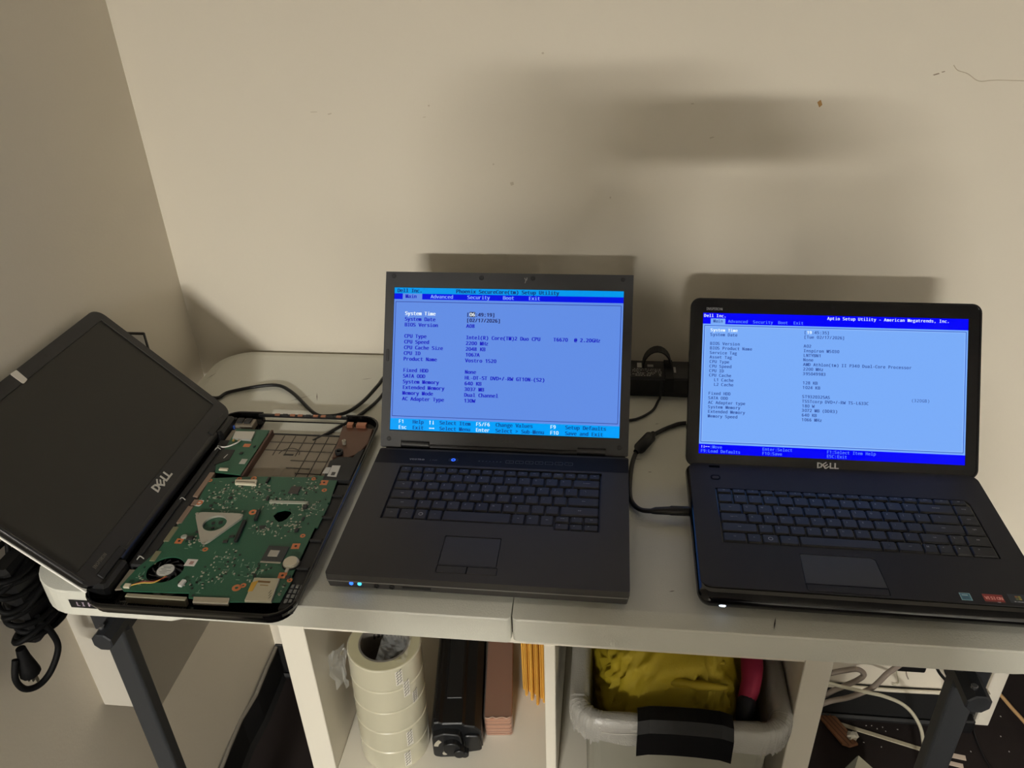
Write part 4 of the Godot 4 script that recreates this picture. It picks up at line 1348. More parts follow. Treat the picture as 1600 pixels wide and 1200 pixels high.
	write(img, "LIFETIME", 30, 25, 34, 27, rgb(165, 150, 165), "Droid Sans Bold", 1.3)
	g = G.new()
	g.uvquad(Vector3(-0.6440, -0.0300, 0.6158), Vector3(-0.5720, -0.0300, 0.6158), Vector3(-0.5720, -0.0170, 0.6158), Vector3(-0.6440, -0.0170, 0.6158))
	part("name_strip", g, print_mat(ImageTexture.create_from_image(img), 0.4), root, at(o))
	# short dark scuffs on the top
	for sc in [[-0.505, 0.165, 0.6, 0.020], [-0.478, 0.158, 1.9, 0.014], [-0.410, 0.095, 0.3, 0.010], [0.195, 0.600, 1.3, 0.010], [0.082, 0.205, 0.2, 0.004], [0.067, 0.330, 0.0, 0.003], [0.050, 0.300, 0.1, 0.008], [-0.690, 0.100, 1.2, 0.012], [0.085, 0.560, 0.3, 0.004]]:
		g = G.new()
		var d: Vector3 = Vector3(cos(sc[2]), 0, -sin(sc[2])) * sc[3]
		var c := Vector3(sc[0], 0.00005, sc[1])
		var n := Vector3(d.z, 0, -d.x).normalized() * 0.0007
		g.quad(c - d, c + n, c + d, c - n)
		g.quad(c - n, c + d, c + n, c - d)
		part("scuff", g, mat(rgb(120, 112, 98), 0.7), root, at(o))

func oct(r: float) -> PackedVector2Array:
	var o := PackedVector2Array()
	for i in 8:
		o.append(Vector2(cos(TAU * (i + 0.5) / 8), sin(TAU * (i + 0.5) / 8)) * r)
	return o

# ---------------------------------------------------------------- shelf unit under the table
const SHELF := Vector3(-0.0728, 0, 0.295)
const BAY := -0.513   # height of the bay floor below the table top

func shelf_unit() -> void:
	var root := thing("shelf_unit", "white open cube shelf unit standing under the table", "shelf", SHELF)
	var lam := mat(rgb(226, 220, 205), 0.42)
	var o := at(-SHELF)
	var y0 := 0.0
	var top := T - 0.147
	var put := func(called: String, a: Vector3, b: Vector3):
		var g := G.new()
		g.box(a, b, 0.0012)
		part(called, g, lam, root, o)
	put.call("side_panel", Vector3(-0.4565, y0, 0.10), Vector3(-0.4175, top, 0.49))
	put.call("side_panel", Vector3(0.2755, y0, 0.10), Vector3(0.3125, top, 0.49))
	put.call("top_panel", Vector3(-0.4174, top - 0.0380, 0.10), Vector3(0.2754, top, 0.49))
	put.call("bottom_panel", Vector3(-0.4174, y0, 0.10), Vector3(0.2754, 0.038, 0.49))
	put.call("divider", Vector3(-0.0732, 0.0385, 0.102), Vector3(-0.0575, top - 0.0385, 0.4895))
	put.call("shelf_board", Vector3(-0.4172, T + BAY - 0.0160, 0.102), Vector3(-0.0734, T + BAY, 0.4890))
	put.call("shelf_board", Vector3(-0.0573, T + BAY - 0.0160, 0.102), Vector3(0.2752, T + BAY, 0.4890))

func tape_rolls() -> void:
	var film := mat(rgb(196, 191, 168), 0.22, 0.0, 0.6)
	film.clearcoat_enabled = true
	film.clearcoat = 0.6
	film.clearcoat_roughness = 0.15
	var endm := mat(rgb(200, 194, 160), 0.35)
	var coat := mat(rgb(118, 112, 104), 0.6)
	var word := ["lowest clear packing tape roll of the wrapped stack", "second clear packing tape roll from the bottom of the stack", "middle clear packing tape roll of the wrapped stack of five", "clear packing tape roll just below the topmost one", "topmost clear packing tape roll, its grey core open to view"]
	var lean := Basis(Vector3(0, 0, 1), -0.03)
	for i in 5:
		var base := Vector3(-0.3330, T + BAY + 0.001, 0.4270) + lean * Vector3(0, 0.0481 * i, 0)
		var root := thing("tape_roll", word[i], "tape", base, 0.0, "packing tape rolls in the shelf")
		root.basis = lean
		var g := G.new()
		g.lathe([[0.0390, 0.0006], [0.0555, 0.0006], [0.0570, 0.0022], [0.0570, 0.0458], [0.0555, 0.0474], [0.0390, 0.0474]], 48)
		g.lathe([[0.0390, 0.0474], [0.0390, 0.0006]], 48)
		part("tape", g, film, root)
		g = G.new()
		g.lathe([[0.0365, 0.0], [0.0389, 0.0], [0.0389, 0.0478], [0.0365, 0.0478]], 40)
		g.lathe([[0.0365, 0.0478], [0.0365, 0.0]], 40)
		part("core", g, coat, root)
		g = G.new()
		g.lathe([[0.0400, 0.0474], [0.0546, 0.0474], [0.0546, 0.0477], [0.0400, 0.0477]], 48)
		part("wound_edge", g, endm, root)
		# printed bar marks
		var marks := {4: [[0.62, 0.010, 0.036]], 3: [[0.80, 0.026, 0.040], [1.05, 0.0, 0.030]], 1: [[0.74, 0.006, 0.040]], 0: [[0.62, 0.006, 0.040]]}
		for m in marks.get(i, []):
			var lb := part("barcode_label", patch(0.0573, m[0] - 0.10, m[0] + 0.10, m[1], m[1] + m[2] * 0.85), mat(rgb(212, 208, 196), 0.4), root)
			for k in 10:
				var yy: float = m[1] + m[2] * 0.85 * (k / 2 + 0.25 + 0.5 * (k % 2) * 0.9) / 5.2
				var ph: float = m[0] - 0.075 + 0.085 * (k % 2)
				part("print_bar", slant_patch(0.0575, ph, ph + 0.065, yy, 0.0045, 0.0022), mat(rgb(60, 58, 56), 0.6), lb)
		if i == 4:
			for k in 9:
				var ph := PI * 1.5 + 0.18 * (k - 4)
				var gg := G.new().at(Vector3(cos(ph) * 0.0362, 0.020, sin(ph) * 0.0362), Basis(Vector3.UP, -ph - PI / 2))
				gg.box(Vector3(-0.0022, 0, -0.0002), Vector3(0.0022 if k % 3 else 0.0010, 0.011, 0.0002), 0.0001)
				part("core_print", gg, mat(rgb(45, 42, 40), 0.6), root)
	# thin wrap: a loose crumpled ear at the left and a crumpled skin over the opening
	var wrap := mat(Color(0.92, 0.93, 0.92, 0.16), 0.12, 0.0, 0.6)
	wrap.transparency = BaseMaterial3D.TRANSPARENCY_ALPHA
	wrap.cull_mode = BaseMaterial3D.CULL_DISABLED
	var sw := thing("shrink_wrap", "crumpled clear shrink wrap round the tape stack, loose ear at its upper left", "plastic wrap", Vector3(-0.3330, T + BAY, 0.4270))
	var rng := RandomNumberGenerator.new()
	rng.seed = 5
	var g := G.new()
	var rows := []
	for r in 9:
		var row := PackedVector3Array()
		for c in 8:
			var u := c / 7.0
			var v := r / 8.0
			row.append(Vector3(-0.052 - 0.034 * u * sin(PI * (0.15 + 0.85 * v)) + rng.randfn() * 0.0016, 0.165 + 0.080 * v, 0.020 + 0.010 * sin(u * 9.0 + v * 5.0) + rng.randfn() * 0.0035))
		rows.append(row)
	g.rings(rows, false, false, false, false)
	part("wrap_ear", g, wrap, sw)
	g = G.new()
	rows = []
	for r in 9:
		var row := PackedVector3Array()
		for c in 9:
			var u := c / 8.0
			var v := r / 8.0
			var h := 0.241 + 0.002 + 0.006 * sin(u * 11.0 + v * 6.0) * sin(PI * u) * sin(PI * v) + absf(rng.randfn()) * 0.003 - 0.010 * sin(PI * v) * sin(PI * u)
			row.append(Vector3(0.004 + 0.046 * u, maxf(h, 0.2435 if u > 0.85 else 0.2), -0.012 + 0.052 * v))
		rows.append(row)
	g.rings(rows, false, false, false, false)
	part("wrap_skin", g, wrap, sw)

func patch(r: float, a0: float, a1: float, y0: float, y1: float) -> G:   # angles: 0 faces the front, positive to the right
	var g := G.new()
	for i in 5:
		var a := a0 + (a1 - a0) * i / 5
		var b := a0 + (a1 - a0) * (i + 1) / 5
		g.quad(Vector3(sin(a) * r, y0, cos(a) * r), Vector3(sin(b) * r, y0, cos(b) * r), Vector3(sin(b) * r, y1, cos(b) * r), Vector3(sin(a) * r, y1, cos(a) * r))
	return g

func slant_patch(r: float, a0: float, a1: float, y: float, rise: float, th: float) -> G:
	var g := G.new()
	g.quad(Vector3(sin(a0) * r, y, cos(a0) * r), Vector3(sin(a1) * r, y + rise, cos(a1) * r), Vector3(sin(a1) * r, y + rise + th, cos(a1) * r), Vector3(sin(a0) * r, y + th, cos(a0) * r))
	return g

func bay_goods() -> void:
	# black cartridge lying with its end to the front
	var yaw := 0.117
	var root := thing("toner_cartridge", "black printer toner cartridge lying beside the tape stack", "cartridge", Vector3(-0.2225, T + BAY, 0.4480), yaw)
	var black := mat(rgb(17, 18, 20), 0.38)
	var satin := mat(rgb(22, 23, 25), 0.42)
	var g := G.new().at(Vector3.ZERO, Basis(Vector3.RIGHT, PI / 2))
	# cross-section in x,z(= -y): drawn flat and pushed back along z
	var sec := PackedVector2Array([Vector2(-0.041, -0.004), Vector2(-0.041, -0.060), Vector2(-0.036, -0.072), Vector2(-0.028, -0.0735), Vector2(-0.022, -0.0700), Vector2(0.010, -0.0700), Vector2(0.014, -0.0640), Vector2(0.030, -0.0600), Vector2(0.040, -0.0480), Vector2(0.041, -0.010), Vector2(0.034, -0.003), Vector2(-0.030, -0.0008)])
	g.prism(sec, -0.320, -0.012, 0.002, 0.002)
	part("body", g, black, root)
	g = G.new()
	g.tube(PackedVector3Array([Vector3(-0.0345, 0.0715, -0.318), Vector3(-0.0345, 0.0715, -0.020)]), 0.0030, 8)
	part("ridge", g, satin, root)
	g = G.new()
	g.box(Vector3(-0.018, 0.0690, -0.300), Vector3(0.008, 0.0725, -0.060), 0.001)
	part("cover_plate", g, satin, root)
	g = G.new().at(Vector3.ZERO, Basis(Vector3.RIGHT, PI / 2))
	g.prism(round_poly([Vector2(-0.040, -0.004), Vector2(-0.040, -0.052), Vector2(-0.020, -0.060), Vector2(0.006, -0.056), Vector2(0.010, -0.020), Vector2(0.004, -0.001), Vector2(-0.028, -0.0008)], 0.010, 4), -0.012, 0.0, 0.0015)
	part("end_plate", g, satin, root)
	g = G.new().at(Vector3.ZERO, Basis(Vector3.RIGHT, PI / 2))
	g.prism(round_poly([Vector2(0.012, -0.003), Vector2(0.012, -0.046), Vector2(0.036, -0.044), Vector2(0.040, -0.008)], 0.006, 4), -0.012, -0.006, 0.0015)
	part("end_plate", g, black, root)
	var arc := PackedVector2Array()
	for i in 9:
		var a := -PI * 0.95 + 0.75 * i / 8
		arc.append(Vector2(-0.014, -0.028) + Vector2(cos(a), sin(a)) * 0.0240)
	for i in 9:
		var a := -PI * 0.95 + 0.75 * (8 - i) / 8
		arc.append(Vector2(-0.014, -0.028) + Vector2(cos(a), sin(a)) * 0.0170)
	g = G.new().at(Vector3.ZERO, Basis(Vector3.RIGHT, PI / 2))
	g.prism(arc, 0.0, 0.0010)
	part("end_window", g, mat(rgb(165, 160, 145), 0.5), root)
	for p in [[-0.021, 0.0125, 0.0042], [-0.002, 0.0100, 0.0026]]:
		g = G.new().at(Vector3(p[0], p[1], 0.0), Basis(Vector3.RIGHT, PI / 2))
		g.prism(G.circle(p[2], 16), 0.0, 0.0012, 0.0003)
		part("axle_end", g, mat(rgb(150, 146, 134), 0.4), root)
	for p in [[-0.008, 0.034, 0.0140, 0.010], [0.004, 0.026, 0.0090, 0.014], [0.012, 0.020, 0.0070, 0.011]]:
		g = G.new().at(Vector3(p[0], p[1], 0.0), Basis(Vector3.RIGHT, PI / 2))
		g.prism(G.circle(p[2], 22), 0.0, p[3], 0.001)
		part("gear", g, satin, root)
	# brown paper envelopes, banded and wrapped: each sheet edge shows in front
	root = thing("envelope_pack", "shrink-wrapped pack of brown kraft envelopes lying beside the black cartridge", "envelopes", Vector3(-0.1608, T + BAY, 0.4020), 0.10)
	var rng := RandomNumberGenerator.new()
	rng.seed = 9
	var bw := [mat(rgb(150, 94, 60), 0.6), mat(rgb(162, 106, 70), 0.6), mat(rgb(138, 86, 54), 0.6)]
	for i in 15:
		g = G.new()
		var e := rng.randf_range(-0.0008, 0.0008)
		var y := 0.0005 + 0.0030 * i
		g.prism(G.move(G.rrect(0.0455, 0.205, 0.005, 3), Vector2(e, -0.1040 + e)), y, y + 0.0029, 0.0003, 0.0003)
		part("envelope", g, bw[i % 3], root)
	var wrap := mat(Color(0.95, 0.93, 0.90, 0.10), 0.1, 0.0, 0.6)
	wrap.transparency = BaseMaterial3D.TRANSPARENCY_ALPHA
	g = G.new()
	g.prism(G.move(G.rrect(0.0485, 0.208, 0.006, 4), Vector2(0, -0.1040)), 0.0002, 0.0462, 0.002)
	part("wrap", g, wrap, root)
	g = G.new()
	var cr := PackedVector3Array()
	for i in 14:
		cr.append(Vector3(-0.021 + 0.042 * i / 13.0, 0.0462 + 0.0006 * sin(i * 2.1), -0.001 + 0.0012 * sin(i * 1.3)))
	g.tube(cr, 0.0006, 5)
	part("wrap_crease", g, mat(rgb(205, 180, 160), 0.12), root)
	# yellow padded mailers on edge against the divider
	var ym := [mat(rgb(216, 160, 62), 0.5), mat(rgb(226, 174, 78), 0.5), mat(rgb(198, 142, 52), 0.5)]
	var names := ["nearest the kraft pack", "second from the kraft pack", "third from the kraft pack", "fourth from the kraft pack", "fifth from the kraft pack", "fifth from the white divider", "fourth from the white divider", "third from the white divider", "second from the white divider", "nearest the white divider"]
	for i in 10:
		var x := -0.1275 + 0.0054 * i
		var t := [0.10, -0.06, 0.04, -0.05, 0.06, -0.04, 0.05, 0.0, -0.05, 0.0]
		var zf: float = [0.305, 0.318, 0.309, 0.327, 0.314, 0.336, 0.322, 0.330, 0.312, 0.322][i]
		var m := thing("padded_mailer", "yellow padded mailer standing on edge, " + names[i], "mailer", Vector3(x, T + BAY, zf), 0.0, "yellow padded mailers")
		g = G.new()
		var h := 0.235 + 0.006 * (i % 3)
		var sheet := PackedVector2Array([Vector2(0, -0.0), Vector2(0.004, -h), Vector2(-0.150, -h), Vector2(-0.150, 0.0)])
		# drawn in (z, -y), thickness along x
		var bas := Basis(Vector3(0, 0, 1), Vector3(1, 0, 0), Vector3(0, -1, 0)) if false else Basis(Vector3(0, 0, 1), Vector3(-1, 0, 0), Vector3(0, -1, 0))
		g.at(Vector3.ZERO, bas)
		g.prism(sheet, -0.0025, 0.0025, 0.0016, 0.0016)
		part("mailer_body", g, ym[i % 3], m, Transform3D(Basis(Vector3.BACK, t[i] * 0.03), Vector3(0, 0, 0)))
		g = G.new().at(Vector3.ZERO, bas)
		g.prism(PackedVector2Array([Vector2(0.0040, -0.006), Vector2(0.0075, -h), Vector2(0.0040, -h)]), -0.0006, 0.0006, 0.0002)
		part("mailer_edge", g, ym[(i + 1) % 3], m, Transform3D(Basis(Vector3.BACK, t[i] * 0.03), Vector3(0, 0, 0)))

func storage_bin() -> void:
	var c := Vector3(0.1180, T + BAY, 0.340)
	var root := thing("storage_bin", "frosted clear plastic storage bin with a black latch handle in the right shelf bay", "storage bin", c)
	var clear := mat(rgb(150, 148, 136), 0.25, 0.0, 0.5)
	clear.backlight_enabled = true
	clear.backlight = Color(0.35, 0.35, 0.33)
	var lip := mat(rgb(172, 170, 160), 0.25)
	var g := G.new()
	var rim := G.cw(G.rrect(0.3060, 0.390, 0.045, 7))
	var rs := []
	for p in [[0.0300, 0.0], [0.0265, 0.004], [0.0215, 0.198], [0.0215, 0.201]]:
		rs.append(G.lift(G.inset(rim, p[0]), p[1]))
	g.rings(rs, false, true, false)
	rs = []
	for p in [[0.0215, 0.201], [0.0235, 0.201], [0.0280, 0.006]]:
		rs.append(G.lift(G.inset(rim, p[0]), p[1]))
	g.rings(rs, false, false, true)
	part("bin_body", g, clear, root)
	g = G.new()
	rs = []
	for p in [[0.0215, 0.198], [0.0020, 0.198], [0.0, 0.202], [0.0010, 0.228], [0.0050, 0.2330], [0.0170, 0.2330], [0.0215, 0.2280], [0.0218, 0.198]]:
		rs.append(G.lift(G.inset(rim, p[0]), p[1]))
	g.rings(rs, false, false, false)
	part("bin_rim", g, lip, root)
	for sx in [-0.060, 0.0, 0.070]:
		g = G.new()
		g.box(Vector3(sx - 0.004, 0.010, 0.1660), Vector3(sx + 0.004, 0.195, 0.1700), 0.0015)
		part("bin_rib", g, clear, root)
	# black latch: sloping top, upright face
	g = G.new()
	var half := 0.0645
	var a := PackedVector3Array()
	var prof := [Vector2(0.166, 0.2370), Vector2(0.174, 0.2460), Vector2(0.194, 0.2440), Vector2(0.2050, 0.2300), Vector2(0.2065, 0.1860), Vector2(0.2020, 0.1850), Vector2(0.2000, 0.2260), Vector2(0.190, 0.2385)]
	rs = []
	for k in 9:
		var u := k / 8.0 * 2 - 1
		var ring := PackedVector3Array()
		for q in prof:
			ring.append(Vector3(0.0050 + u * half, q.y + 0.004 * (1 - u * u) - (0.004 if absf(u) > 0.99 else 0.0), q.x))
		ring.reverse()
		rs.append(ring)
	g.rings(rs, false, true, true)
	part("latch_handle", g, mat(rgb(9, 9, 11), 0.5, 0.0, 0.35), root)
	# thin white liner folded over the rim
	var film := mat(Color(0.88, 0.87, 0.85, 0.42), 0.22, 0.0, 0.6)
	film.transparency = BaseMaterial3D.TRANSPARENCY_ALPHA
	film.cull_mode = BaseMaterial3D.CULL_DISABLED
	var rng := RandomNumberGenerator.new()
	rng.seed = 14
	grain(film, 16.0, 0.035, 7.0, 61)
	var lin := thing("bin_liner", "thin white plastic liner folded over the rim of the storage bin", "bag", c)
	g = G.new()
	rs = []
	var prof2 := [[-0.0016, 0.192], [-0.0022, 0.203], [-0.0020, 0.216], [-0.0005, 0.231], [0.0060, 0.2352], [0.0180, 0.2350], [0.0250, 0.2280], [0.0290, 0.200], [0.0310, 0.170]]
	for p in prof2:
		var ins := G.inset(rim, p[0])
		var ring := PackedVector3Array()
		for i in ins.size():
			var nx := ins[(i + 1) % ins.size()]
			for k in 6:
				var v := ins[i].lerp(nx, k / 6.0)
				var e := rng.randfn() * 0.0008
				ring.append(Vector3(v.x + signf(v.x) * absf(e), p[1] + rng.randfn() * (0.0006 if p[1] > 0.2 else 0.004), v.y + signf(v.y) * absf(e)))
		rs.append(ring)
	g.rings(rs, true, false, false)
	part("liner_film", g, film, lin)
	var crm := mat(rgb(205, 202, 196), 0.2)
	for i in 4:
		g = G.new()
		var pts := []
		for k in 5:
			pts.append(Vector3(-0.120 + 0.020 * k + 0.004 * i, 0.2330 - 0.0055 * i + 0.0015 * sin(k * 2.0 + i), 0.1875 + 0.0022 * i + (0.003 * sin(k * 0.8) if i < 2 else 0.004)))
		g.tube(curve(pts, 3), 0.0008, 5)
		part("liner_crease", g, crm, lin)
	# yellow bag bulging out of the bin, with a magenta strip
	var bag := thing("yellow_bag", "crumpled yellow cloth bag bulging inside the storage bin", "bag", c + Vector3(-0.008, 0, 0.0))
	g = G.new()
	var rings_ := []
	var fn := FastNoiseLite.new()
	fn.seed = 4
	fn.frequency = 7.0
	for r in 33:
		var v := r / 32.0
		var ring := PackedVector3Array()
		for k in 80:
			var a2 := -TAU * k / 80
			var d := Vector3(cos(a2), 0, sin(a2))
			var rad := minf(sin(PI * (0.20 + 0.62 * v)), 0.97 - 0.0 * v) if v < 0.86 else sin(PI * (0.20 + 0.62 * 0.86)) * sqrt(maxf(0.0, 1.0 - pow((v - 0.86) / 0.15, 2.0)))
			var cr3 := fn.get_noise_3d(d.x * 1.1 + 4.0, v * 0.8, d.z * 1.1 + 2.0 * v)
			var crease := pow(1.0 - minf(absf(cr3) * 2.2, 1.0), 3.0)
			var nn := fn.get_noise_3d(d.x * 1.2, v * 1.6, d.z * 1.2) * 0.22 + absf(fn.get_noise_3d(d.x * 2.5 + 9, v * 3.0, d.z * 2.5)) * -0.16
			ring.append(Vector3(signf(d.x) * pow(absf(d.x), 0.6) * 0.124 * (rad + nn * 0.4 - crease * 0.05), 0.018 + 0.277 * v + nn * 0.07 - crease * 0.020 * sin(PI * v), signf(d.z) * pow(absf(d.z), 0.6) * 0.166 * (rad + nn * 0.3 - crease * 0.05)))
		rings_.append(ring)
	g.rings(rings_, true, true, true)
	part("bag_cloth", g, grain(mat(rgb(170, 150, 22), 0.7), 20.0, 0.03, 3.0, 41), bag)
	for i in 3:
		g = G.new()
		var pts := []
		for k in 6:
			pts.append(Vector3(-0.075 + 0.030 * k, 0.270 - 0.018 * i + 0.010 * sin(k * 0.9 + i * 2.0), 0.050 + 0.035 * i + 0.010 * cos(k + i)))
		g.tube(curve(pts, 4), [0.004, 0.006, 0.008, 0.008, 0.007, 0.006, 0.008, 0.009, 0.008, 0.007, 0.006, 0.008, 0.007, 0.006, 0.007, 0.008, 0.007, 0.006, 0.005, 0.004, 0.003], 8)
		part("bag_fold", g, mat(rgb(165, 145, 24), 0.7), bag)
	var cloth := thing("magenta_cloth", "magenta cloth with a dark end, tucked beside the yellow bag", "cloth", c + Vector3(0.098, 0, 0.080))
	g = G.new()
	g.tube(curve([Vector3(0.006, 0.275, -0.080), Vector3(0.010, 0.255, -0.020), Vector3(0.006, 0.235, 0.030), Vector3(-0.006, 0.205, 0.055)], 5), [0.010, 0.012, 0.014, 0.015, 0.016, 0.016, 0.016, 0.016, 0.016, 0.015, 0.014, 0.014, 0.013, 0.012, 0.010, 0.008], 12)
	part("cloth_roll", g, mat(rgb(150, 24, 62), 0.7), cloth)
	g = G.new()
	g.tube(curve([Vector3(0.000, 0.222, 0.046), Vector3(-0.006, 0.205, 0.066), Vector3(-0.012, 0.185, 0.072)], 4), [0.011, 0.013, 0.013, 0.012, 0.011, 0.010, 0.008, 0.006, 0.004], 12)
	part("cloth_end", g, mat(rgb(22, 24, 34), 0.6), cloth)

# ---------------------------------------------------------------- power adapters and cables
func cord(called: String, label: String, pts: Array, r: float, m: Material, group := "", category := "cable") -> Node3D:
	var root := thing(called, label, category, Vector3(pts[0].x, T + pts[0].y - r, pts[0].z), 0.0, group)
	var q := []
	for p in pts:
		q.append(p - pts[0] + Vector3(0, r, 0))
	var g := G.new()
	g.tube(curve(q, 6), r, 10)
	part("cord", g, m, root)
	return root

func cables() -> void:
	var black := mat(rgb(13, 13, 14), 0.5)
	cord("black_cable", "black cord curving over the table from behind the dismantled laptop to the middle laptop", [Vector3(-0.690, 0.004, 0.165), Vector3(-0.6448, 0.004, 0.1791), Vector3(-0.6294, 0.004, 0.1575), Vector3(-0.5655, 0.0045, 0.1325), Vector3(-0.5245, 0.004, 0.1513), Vector3(-0.4645, 0.004, 0.2137), Vector3(-0.4385, 0.004, 0.2216), Vector3(-0.4122, 0.004, 0.2104), Vector3(-0.3930, 0.006, 0.1802), Vector3(-0.3790, 0.0095, 0.1320), Vector3(-0.3720, 0.0095, 0.0957), Vector3(-0.3400, 0.0095, 0.0700), Vector3(-0.2500, 0.0095, 0.0800)], 0.0030, black, "cords on the table")
	cord("black_cable", "black cord passing under the rear edge of the dismantled laptop beside the middle laptop", [Vector3(-0.4400, 0.0027, 0.2900), Vector3(-0.4230, 0.0027, 0.2680), Vector3(-0.4100, 0.0027, 0.2480), Vector3(-0.3950, 0.0027, 0.2260), Vector3(-0.3780, 0.0027, 0.1900), Vector3(-0.3690, 0.0027, 0.1600), Vector3(-0.3600, 0.0027, 0.1080), Vector3(-0.3300, 0.0027, 0.0560), Vector3(-0.2300, 0.0027, 0.0500)], 0.0027, black, "cords on the table")
	cord("black_cable", "thin black cord dropping from the power adapter behind the middle laptop", [Vector3(0.0900, 0.0300, 0.1270), Vector3(0.0895, 0.0060, 0.1330), Vector3(0.0860, 0.0025, 0.1420), Vector3(0.0765, 0.0025, 0.1700), Vector3(0.0560, 0.0025, 0.1930), Vector3(0.0350, 0.0025, 0.2020), Vector3(-0.020, 0.0025, 0.2080)], 0.0020, black, "cords on the table")
	var c := cord("black_cable", "black cord with a ferrite block running to the side socket of the rightmost laptop", [Vector3(0.1900, 0.004, 0.2000), Vector3(0.1265, 0.004, 0.2059), Vector3(0.1037, 0.004, 0.2163), Vector3(0.0757, 0.006, 0.2441), Vector3(0.0540, 0.008, 0.2789), Vector3(0.0440, 0.006, 0.3085), Vector3(0.0395, 0.004, 0.3425), Vector3(0.0380, 0.004, 0.3859), Vector3(0.0420, 0.005, 0.4082), Vector3(0.0520, 0.008, 0.4240), Vector3(0.0672, 0.012, 0.4302), Vector3(0.0800, 0.015, 0.4320)], 0.0032, black, "cords on the table")
	var o := Vector3(-0.1900, -0.004 + 0.0032, -0.2000)
	var g := G.new()
	var fa := Vector3(0.0745, 0.0095, 0.2460)
	var fb := Vector3(0.0475, 0.0095, 0.2960)
	var d := (fb - fa)
	g.tube(PackedVector3Array([fa, fa + d * 0.12, fa + d * 0.2, fa + d * 0.8, fa + d * 0.88, fb]), [0.0040, 0.0050, 0.0088, 0.0088, 0.0050, 0.0040], 14)
	part("ferrite_block", g, mat(rgb(20, 20, 21), 0.45), c, at(o))
	g = G.new()
	g.tube(PackedVector3Array([Vector3(0.0650, 0.0115, 0.4300), Vector3(0.0700, 0.0130, 0.4306), Vector3(0.0880, 0.0150, 0.4318), Vector3(0.0900, 0.0155, 0.4320), Vector3(0.1160, 0.0165, 0.4328), Vector3(0.1180, 0.0165, 0.4330)]), [0.0036, 0.0048, 0.0056, 0.0064, 0.0064, 0.0050], 16)
	part("plug", g, mat(rgb(24, 24, 25), 0.4), c, at(o))
	# adapter brick behind the middle laptop, label on top, strap round it
	var root := thing("power_adapter", "black laptop power adapter brick with a white printed label, against the back wall", "power adapter", Vector3(0.0600, T, 0.0950))
	g = G.new()
	g.prism(G.rrect(0.196, 0.0620, 0.006, 4), 0.0, 0.0345, 0.003, 0.003)
	part("brick", g, mat(rgb(19, 19, 21), 0.45), root)
	var img := Image.create(256, 96, false, Image.FORMAT_RGB8)
	img.fill(rgb(20, 20, 22))
	var rng := RandomNumberGenerator.new()
	rng.seed = 30
	img.fill_rect(Rect2i(4, 6, 34, 84), rgb(205, 203, 196))
	img.fill_rect(Rect2i(10, 14, 22, 26), rgb(40, 40, 42))
	img.fill_rect(Rect2i(82, 10, 30, 30), rgb(205, 203, 196))
	img.fill_rect(Rect2i(150, 20, 40, 16), rgb(165, 163, 158))
	for r in 6:
		var x := 50
		while x < 238:
			var w := rng.randi_range(4, 16)
			if rng.randf() < 0.75:
				img.fill_rect(Rect2i(x, 46 + r * 8, mini(w, 240 - x), 4), rgb(190, 188, 182))
			x += w + rng.randi_range(3, 8)
	g = G.new()
	g.uvquad(Vector3(-0.028, 0.0347, 0.0260), Vector3(0.0350, 0.0347, 0.0260), Vector3(0.0350, 0.0347, -0.0260), Vector3(-0.028, 0.0347, -0.0260))
	part("printed_label", g, print_mat(ImageTexture.create_from_image(img), 0.4), root)
	g = G.new()
	g.box(Vector3(0.0510, 0.0346, -0.008), Vector3(0.0545, 0.0352, 0.010), 0.0002)
	part("white_tab", g, mat(rgb(190, 188, 182), 0.5), root)
	var strap := mat(rgb(24, 23, 22), 0.85)
	g = G.new()
	var rs := []
	for i in 13:
		var a := PI * i / 12
		var cc := Vector3(0.0240 - 0.0215 * cos(a), 0.0355 + 0.0300 * sin(a), -0.010)
		var dd := Vector3(-cos(a), sin(a), 0)
		rs.append(PackedVector3Array([cc + Vector3(0, 0, -0.010), cc + dd * 0.0022 + Vector3(0, 0, -0.010), cc + dd * 0.0022 + Vector3(0, 0, 0.010), cc + Vector3(0, 0, 0.010)]))
	g.rings(rs, false, true, true)
	part("strap_loop", g, strap, root)
	g = G.new()
	g.box(Vector3(0.0360, 0.0340, -0.030), Vector3(0.0500, 0.0362, 0.0325), 0.0005)
	g.box(Vector3(0.0360, 0.0100, 0.0312), Vector3(0.0500, 0.0362, 0.0330), 0.0005)
	part("strap_band", g, strap, root)
	# small cased box at the left wall, most of it behind the leaning lid
	root = thing("drive_case", "small grey box with black edges standing behind the leaning dark lid", "box", Vector3(-0.7460, T, 0.1900))
	g = G.new()
	g.box(Vector3(-0.0240, 0.0, 0.0000), Vector3(0.0165, 0.1315, 0.0060), 0.0015)
	part("case", g, mat(rgb(22, 22, 22), 0.4), root)
	g = G.new()
	g.box(Vector3(-0.0230, 0.0040, 0.0058), Vector3(0.0153, 0.1290, 0.0070), 0.0005)
	part("front_plate", g, mat(rgb(222, 219, 212), 0.5), root)
	black = mat(rgb(8, 8, 9), 0.65, 0.0, 0.3)
	# black adapter and cord bundle hanging between the table end and the wall
	root = thing("hanging_adapter", "black power adapter wrapped in its cord, hanging beside the left table end", "power adapter", Vector3(-0.7350, T - 0.060, 0.580))
	g = G.new()
	g.box(Vector3(-0.012, -0.052, -0.030), Vector3(0.016, 0.075, 0.030), 0.005)
	part("brick", g, mat(rgb(14, 14, 15), 0.5), root)
